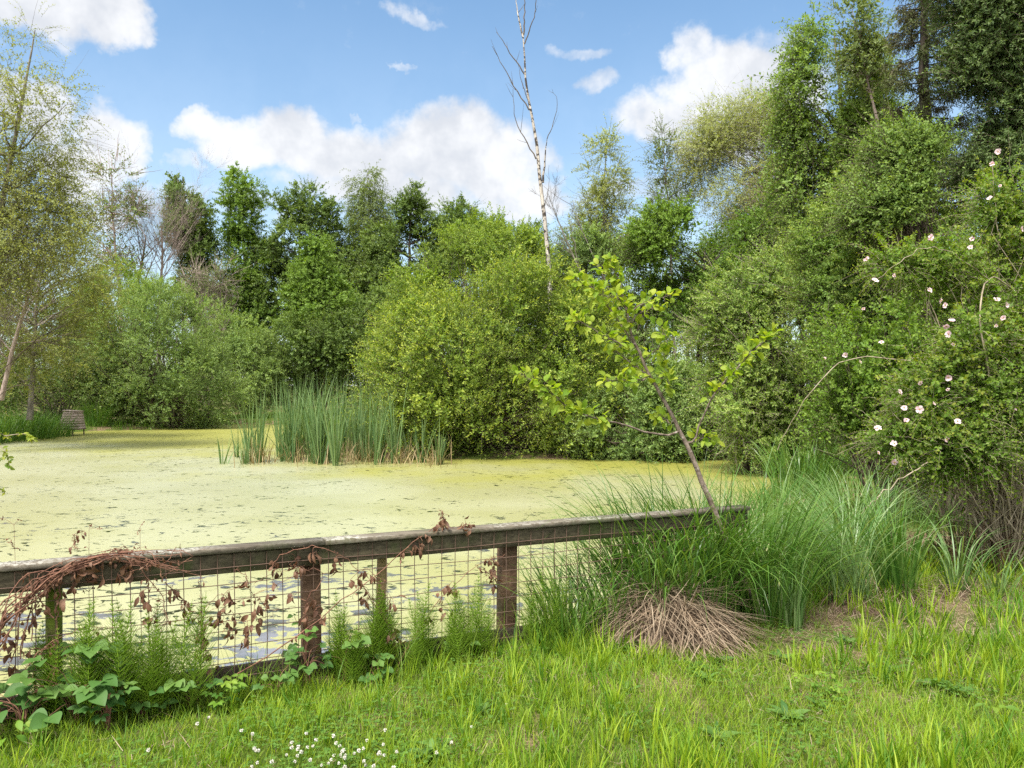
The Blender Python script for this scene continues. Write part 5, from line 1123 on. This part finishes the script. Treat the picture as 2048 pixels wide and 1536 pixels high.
for pts, rad in (([(2030, 1130, 7.), (2015, 1000, 6.7), (2000, 900, 6.6), (1985, 800, 6.5), (1965, 690, 6.45), (1960, 620, 6.5), (1970, 570, 6.6), (1992, 552, 6.7), (2020, 575, 6.8), (2060, 580, 6.9)], .010),
                 ([(2010, 1010, 7.), (1960, 925, 6.6), (1900, 918, 6.5), (1850, 930, 6.45), (1800, 960, 6.4), (1760, 990, 6.4)], .009), ([(2000, 960, 7.2), (1900, 780, 7.), (1860, 740, 6.9), (1790, 718, 6.8), (1720, 716, 6.8), (1660, 740, 6.8), (1610, 800, 6.8), (1580, 850, 6.85), (1555, 900, 6.9)], .0065),
                 ([(2040, 1120, 7.1), (2030, 950, 6.9), (2040, 800, 6.8), (2050, 600, 6.9)], .008), ([(2010, 1140, 7.), (1930, 1040, 6.8), (1850, 1080, 6.6), (1800, 1130, 6.5)], .004), ([(1980, 560, 6.9), (1900, 505, 6.8), (1840, 500, 6.75), (1780, 540, 6.7), (1745, 570, 6.7)], .004),
                 ([(2000, 500, 7.), (1990, 400, 7.), (1985, 310, 7.)], .005), ([(1760, 990, 6.4), (1720, 1030, 6.4)], .005)):
    tubes(g, smooth_path([at(*p) for p in pts], 22, .008, rng), rad * np.linspace(1, .4, 22), 6)
for i in range(70):                                                # the brown thicket of old canes at its foot
    a = at(rng.uniform(1890, 2120), rng.uniform(1100, 1165), rng.uniform(6.7, 7.5)); a[2] = max(a[2], -.1); b = at(rng.uniform(1850, 2140), rng.uniform(860, 1010), rng.uniform(6.6, 7.6))
    tubes(g, smooth_path([a, (a + b) / 2 + rng.normal(0, .09, 3), b, b + rng.normal(0, .12, 3)], 9), rng.uniform(.0018, .005) * np.linspace(1, .45, 9), 4)
g.build('canes', M['rose_stem'], rose, smooth=True)
g = G(); n = 420; X = rng.uniform(3.55, 5.4, n); Y = rng.uniform(6.5, 7.6, n)
blades(g, np.stack([X, Y, ground_z(X, Y)], 1), rng.random(n) * 6.28, rng.uniform(.3, .8, n), rng.uniform(.004, .008, n), rng.uniform(0, .6, n), rng.uniform(-.2, .9, n), k=4, tint=rng.random(n) * .5, age=np.zeros(n), rng=rng)
g.build('dead_stems', M['dead_leaf'], rose)
FL = [(1734, 519), (1787, 551), (1751, 561), (1859, 580), (1881, 601), (1891, 611), (1893, 652), (1902, 643), (1727, 618), (1763, 685), (2007, 637), (1898, 669), (1907, 688), (1649, 717), (1691, 710), (1719, 724), (1799, 784), (1840, 765), (1896, 755), (1840, 819), (1808, 816), (1813, 840), (1866, 808),
      (1915, 843), (1895, 879), (1789, 888), (1756, 906), (1789, 924), (1755, 857), (2025, 820), (1896, 780), (1996, 304), (1985, 328), (1980, 397), (1862, 475), (1944, 478), (1941, 495), (2042, 458), (2000, 372), (1994, 600), (2012, 610), (1993, 652)]
for i, (px, py) in enumerate(FL):
    Yf = 6.15 + .3 * rng.random() + (.5 if py < 500 else 0) + (.35 if px < 1740 else 0); c = at(px, py, Yf)
    fn = unit(np.array([rng.normal(-.3, .7), -.75, rng.normal(.45, .5)])); a = perp(fn[None])[0]; b = np.cross(fn, a)
    small = i in (8, 12, 13, 15, 26, 30, 38, 41); Rf = rng.uniform(.012, .017) if small else rng.uniform(.020, .029)
    g = G(); ang = np.arange(5) / 5 * 6.28 + rng.random() * 6; D = np.cos(ang)[:, None] * a + np.sin(ang)[:, None] * b
    leaf_full(g, np.repeat(c[None], 5, 0) + D * .003, unit(D + fn * (.75 if small else rng.uniform(.1, .8))), np.repeat(fn[None], 5, 0) + D * .1 + rng.normal(0, .25, (5, 3)), Rf * rng.uniform(.7, 1.1, 5), Rf * rng.uniform(.75, 1.05, 5), rng.random(5), rng.random(5) * .4, curl=.15, prof=((0, .12), (.2, .5), (.5, .95), (.78, 1.05), (.94, .78), (1, .30)))
    f = g.build('flower', M['petal'], rose)
    g = G(); k = 22; d = unit(fn + rng.normal(0, .55, (k, 3))); leaf_quads(g, np.repeat(c[None], k, 0) + fn * .002, d, unit(rng.normal(0, 1, (k, 3))), .0085, .003, rng.random(k), rng.random(k), belly=.8)
    st = g.build('stamens', M['stamen'], rose); mw = st.parent; st.parent = f

# leafy spray reaching in from beyond the left edge
rng = np.random.default_rng(820)
c0 = at(-60, 800, 4.6); sp_ = empty('rose_spray', c0, 'small leafy shoot reaching in over the water at the left edge', 'shoot'); g, gl = G(), G()
for pts in ([(-60, 800), (-20, 850), (10, 872), (22, 876)], [(-40, 820), (-10, 880), (12, 905), (20, 935)], [(-50, 860), (-20, 905), (5, 918)], [(10, 872), (50, 868), (68, 880)], [(-60, 940), (-10, 975), (10, 985)]):
    p = smooth_path([at(x, y, 4.6 + rng.normal(0, .03)) for x, y in pts], 10); tubes(g, p, np.linspace(.0035, .0012, 10), 4)
    i = rng.integers(3, 10, 26); d = unit(rng.normal(0, 1, (26, 3))); leaf_full(gl, p[i], d, unit(rng.normal(0, .6, (26, 3)) + [0, -.4, .8]), rng.uniform(.018, .034, 26), rng.uniform(.012, .02, 26), rng.random(26), rng.random(26) * .6)
# it hangs from a cane rooted on the bank outside the picture
tubes(g, smooth_path([[-4.6, 3.4, -.1], [-4.0, 4.2, 1.1], at(-60, 800, 4.6)], 14), np.linspace(.011, .004, 14), 6)
g.build('stem', M['rose_stem'], sp_); gl.build('leaves', M['rose'], sp_)
# ------------------------------------------------------------------ sky, sun, camera
SUN_AZ, SUN_EL = math.radians(-150), math.radians(60)     # azimuth from +Y towards +X
sd_ = Vector((math.sin(SUN_AZ) * math.cos(SUN_EL), math.cos(SUN_AZ) * math.cos(SUN_EL), math.sin(SUN_EL)))
L = bpy.data.lights.new('sun', 'SUN'); L.energy = 1.9; L.angle = math.radians(16); L.color = (1., .955, .88)
lo = bpy.data.objects.new('sun', L); COL.objects.link(lo); lo.rotation_euler = (-sd_).to_track_quat('-Z', 'Y').to_euler()

w = bpy.data.worlds.new('World'); scene.world = w; w.use_nodes = True
nt = w.node_tree; nt.nodes.clear(); N, Lk = nt.nodes, nt.links
sky = N.new('ShaderNodeTexSky'); sky.sky_type = 'NISHITA'; sky.sun_disc = False
sky.sun_elevation = SUN_EL; sky.sun_rotation = SUN_AZ; sky.air_density = 1.; sky.dust_density = .6; sky.ozone_density = 2.
tc = N.new('ShaderNodeTexCoord'); sp = N.new('ShaderNodeSeparateXYZ'); Lk.new(tc.outputs['Generated'], sp.inputs[0])
az = math_n(nt, 'ARCTAN2', sp.outputs[0], sp.outputs[1]); el = math_n(nt, 'ARCSINE', sp.outputs[2])
cb = N.new('ShaderNodeCombineXYZ'); Lk.new(az, cb.inputs[0]); Lk.new(el, cb.inputs[1])
# ragged outlines: the coordinates are stirred by turbulence before the cloud bodies are looked up
wn = N.new('ShaderNodeTexNoise'); wn.inputs['Scale'].default_value = 7.; wn.inputs['Detail'].default_value = 6; wn.inputs['Roughness'].default_value = .6; Lk.new(cb.outputs[0], wn.inputs['Vector'])
ws = N.new('ShaderNodeVectorMath'); ws.operation = 'SUBTRACT'; Lk.new(wn.outputs['Color'], ws.inputs[0]); ws.inputs[1].default_value = (.5, .5, .5)
wm = N.new('ShaderNodeVectorMath'); wm.operation = 'MULTIPLY'; Lk.new(ws.outputs[0], wm.inputs[0]); wm.inputs[1].default_value = (.20, .12, 0)
wa = N.new('ShaderNodeVectorMath'); wa.operation = 'ADD'; Lk.new(cb.outputs[0], wa.inputs[0]); Lk.new(wm.outputs[0], wa.inputs[1])
def dir_of(px, py):
    d = np.array([(px - 1024) / F_PX, 1., -(py - 768) / F_PX]); d /= np.linalg.norm(d)
    return math.atan2(d[0], d[1]), math.asin(d[2])
CLOUDS = [(440, 245, 85, 42, .9), (560, 285, 150, 70, 1), (720, 310, 170, 75, 1), (880, 300, 170, 85, 1), (980, 330, 130, 90, 1), (1040, 395, 120, 60, .9), (780, 385, 220, 60, .9), (405, 212, 36, 18, .6),
          (215, 265, 90, 70, 1), (265, 310, 55, 60, .8), (150, 330, 120, 60, .9), (50, 210, 80, 60, .9), (400, 335, 60, 34, .55), (250, 400, 160, 50, .6),
          (70, 15, 150, 45, 1), (200, 30, 90, 40, 1), (270, 48, 46, 20, .7), (1390, 80, 60, 50, .75), (1450, 150, 120, 75, .95), (1360, 215, 150, 56, .9), (1500, 240, 130, 60, .9), (1165, 95, 60, 16, .45), (1180, 155, 60, 22, .55), (1540, 200, 110, 60, .85), (1560, 90, 50, 40, .5),
          (818, 122, 26, 11, .5), (715, 220, 26, 12, .5), (830, 14, 60, 20, .55), (1250, 380, 200, 40, .55), (1400, 260, 120, 50, .7), (600, 430, 500, 40, .5),
          (-250, 150, 200, 120, 1), (2400, 250, 220, 120, 1), (900, -500, 420, 160, .9), (200, -330, 260, 110, .8), (1700, -420, 300, 120, .8)]
acc = None
for (px, py, rx, ry, wt) in CLOUDS:
    a, e = dir_of(px, py); c = math.cos(e)
    v1 = N.new('ShaderNodeVectorMath'); v1.operation = 'SUBTRACT'; Lk.new(wa.outputs[0], v1.inputs[0]); v1.inputs[1].default_value = (a, e, 0)
    v2 = N.new('ShaderNodeVectorMath'); v2.operation = 'MULTIPLY'; Lk.new(v1.outputs[0], v2.inputs[0]); v2.inputs[1].default_value = (F_PX / rx / 1.35, F_PX / ry / 1.35, 0)
    v3 = N.new('ShaderNodeVectorMath'); v3.operation = 'LENGTH'; Lk.new(v2.outputs[0], v3.inputs[0])
    b = ramp(nt, v3.outputs['Value'], .25, 1., wt, 0.)
    acc = b if acc is None else math_n(nt, 'SMOOTH_MAX', acc, b, .15)
# unseen cloud over the rest of the dome, added thick to lift the shadows
gen = ramp(nt, noise(nt, tc.outputs['Generated'], 2.6, 5, .55), .32, .52, 0, 1)
away = math_n(nt, 'MAXIMUM', ramp(nt, math_n(nt, 'ABSOLUTE', az), .75, 1.1), ramp(nt, el, .55, .85))
acc = math_n(nt, 'MAXIMUM', acc, math_n(nt, 'MULTIPLY', gen, away))
fb = noise(nt, cb.outputs[0], 26., 7, .62)
fb2 = noise(nt, cb.outputs[0], 6.5, 5, .55)
dens = math_n(nt, 'ADD', acc, math_n(nt, 'MULTIPLY', math_n(nt, 'SUBTRACT', fb, .5), .80))
alpha = math_n(nt, 'MULTIPLY', ramp(nt, dens, .10, .92), .96)
shade = ramp(nt, math_n(nt, 'ADD', math_n(nt, 'MULTIPLY', fb2, .8), math_n(nt, 'MULTIPLY', fb, .2)), .38, .60)
SKY_GAIN, CLOUD = .62, .265
ccol = mixrgb(nt, shade, (7.9 * CLOUD, 8.2 * CLOUD, 8.8 * CLOUD), (10.6 * CLOUD, 10.7 * CLOUD, 10.9 * CLOUD))
skc = mixrgb(nt, 1., sky.outputs[0], (.88 * SKY_GAIN, 1.0 * SKY_GAIN, .98 * SKY_GAIN), 'MULTIPLY')
hz = ramp(nt, el, .0, .50, .42, .0)
ccol = mixrgb(nt, away, ccol, (5.2, 5.2, 5.3))  # out-of-view cloud made brighter, as fill for the shadows
mixc = mixrgb(nt, math_n(nt, 'MAXIMUM', alpha, hz), skc, ccol)
bg = N.new('ShaderNodeBackground'); Lk.new(mixc, bg.inputs[0]); bg.inputs[1].default_value = .07
wo = N.new('ShaderNodeOutputWorld'); Lk.new(bg.outputs[0], wo.inputs[0])

cd = bpy.data.cameras.new('camera'); co_ = bpy.data.objects.new('camera', cd); COL.objects.link(co_)
co_.location = (0, 0, EYE); co_.rotation_euler = (PI / 2, 0, 0)
cd.sensor_width = 36; cd.lens = 36 * F_PX / 2048; cd.clip_end = 3000; cd.clip_start = .05
scene.camera = co_
scene.view_settings.view_transform = 'Standard'; scene.view_settings.look = 'None'; scene.view_settings.gamma = 1; scene.view_settings.exposure = 2.4
scene.render.engine = 'CYCLES'
cy = scene.cycles
cy.max_bounces = 8; cy.diffuse_bounces = 5; cy.glossy_bounces = 2; cy.transmission_bounces = 5; cy.transparent_max_bounces = 4
cy.caustics_reflective = False; cy.caustics_refractive = False
cy.use_denoising = False
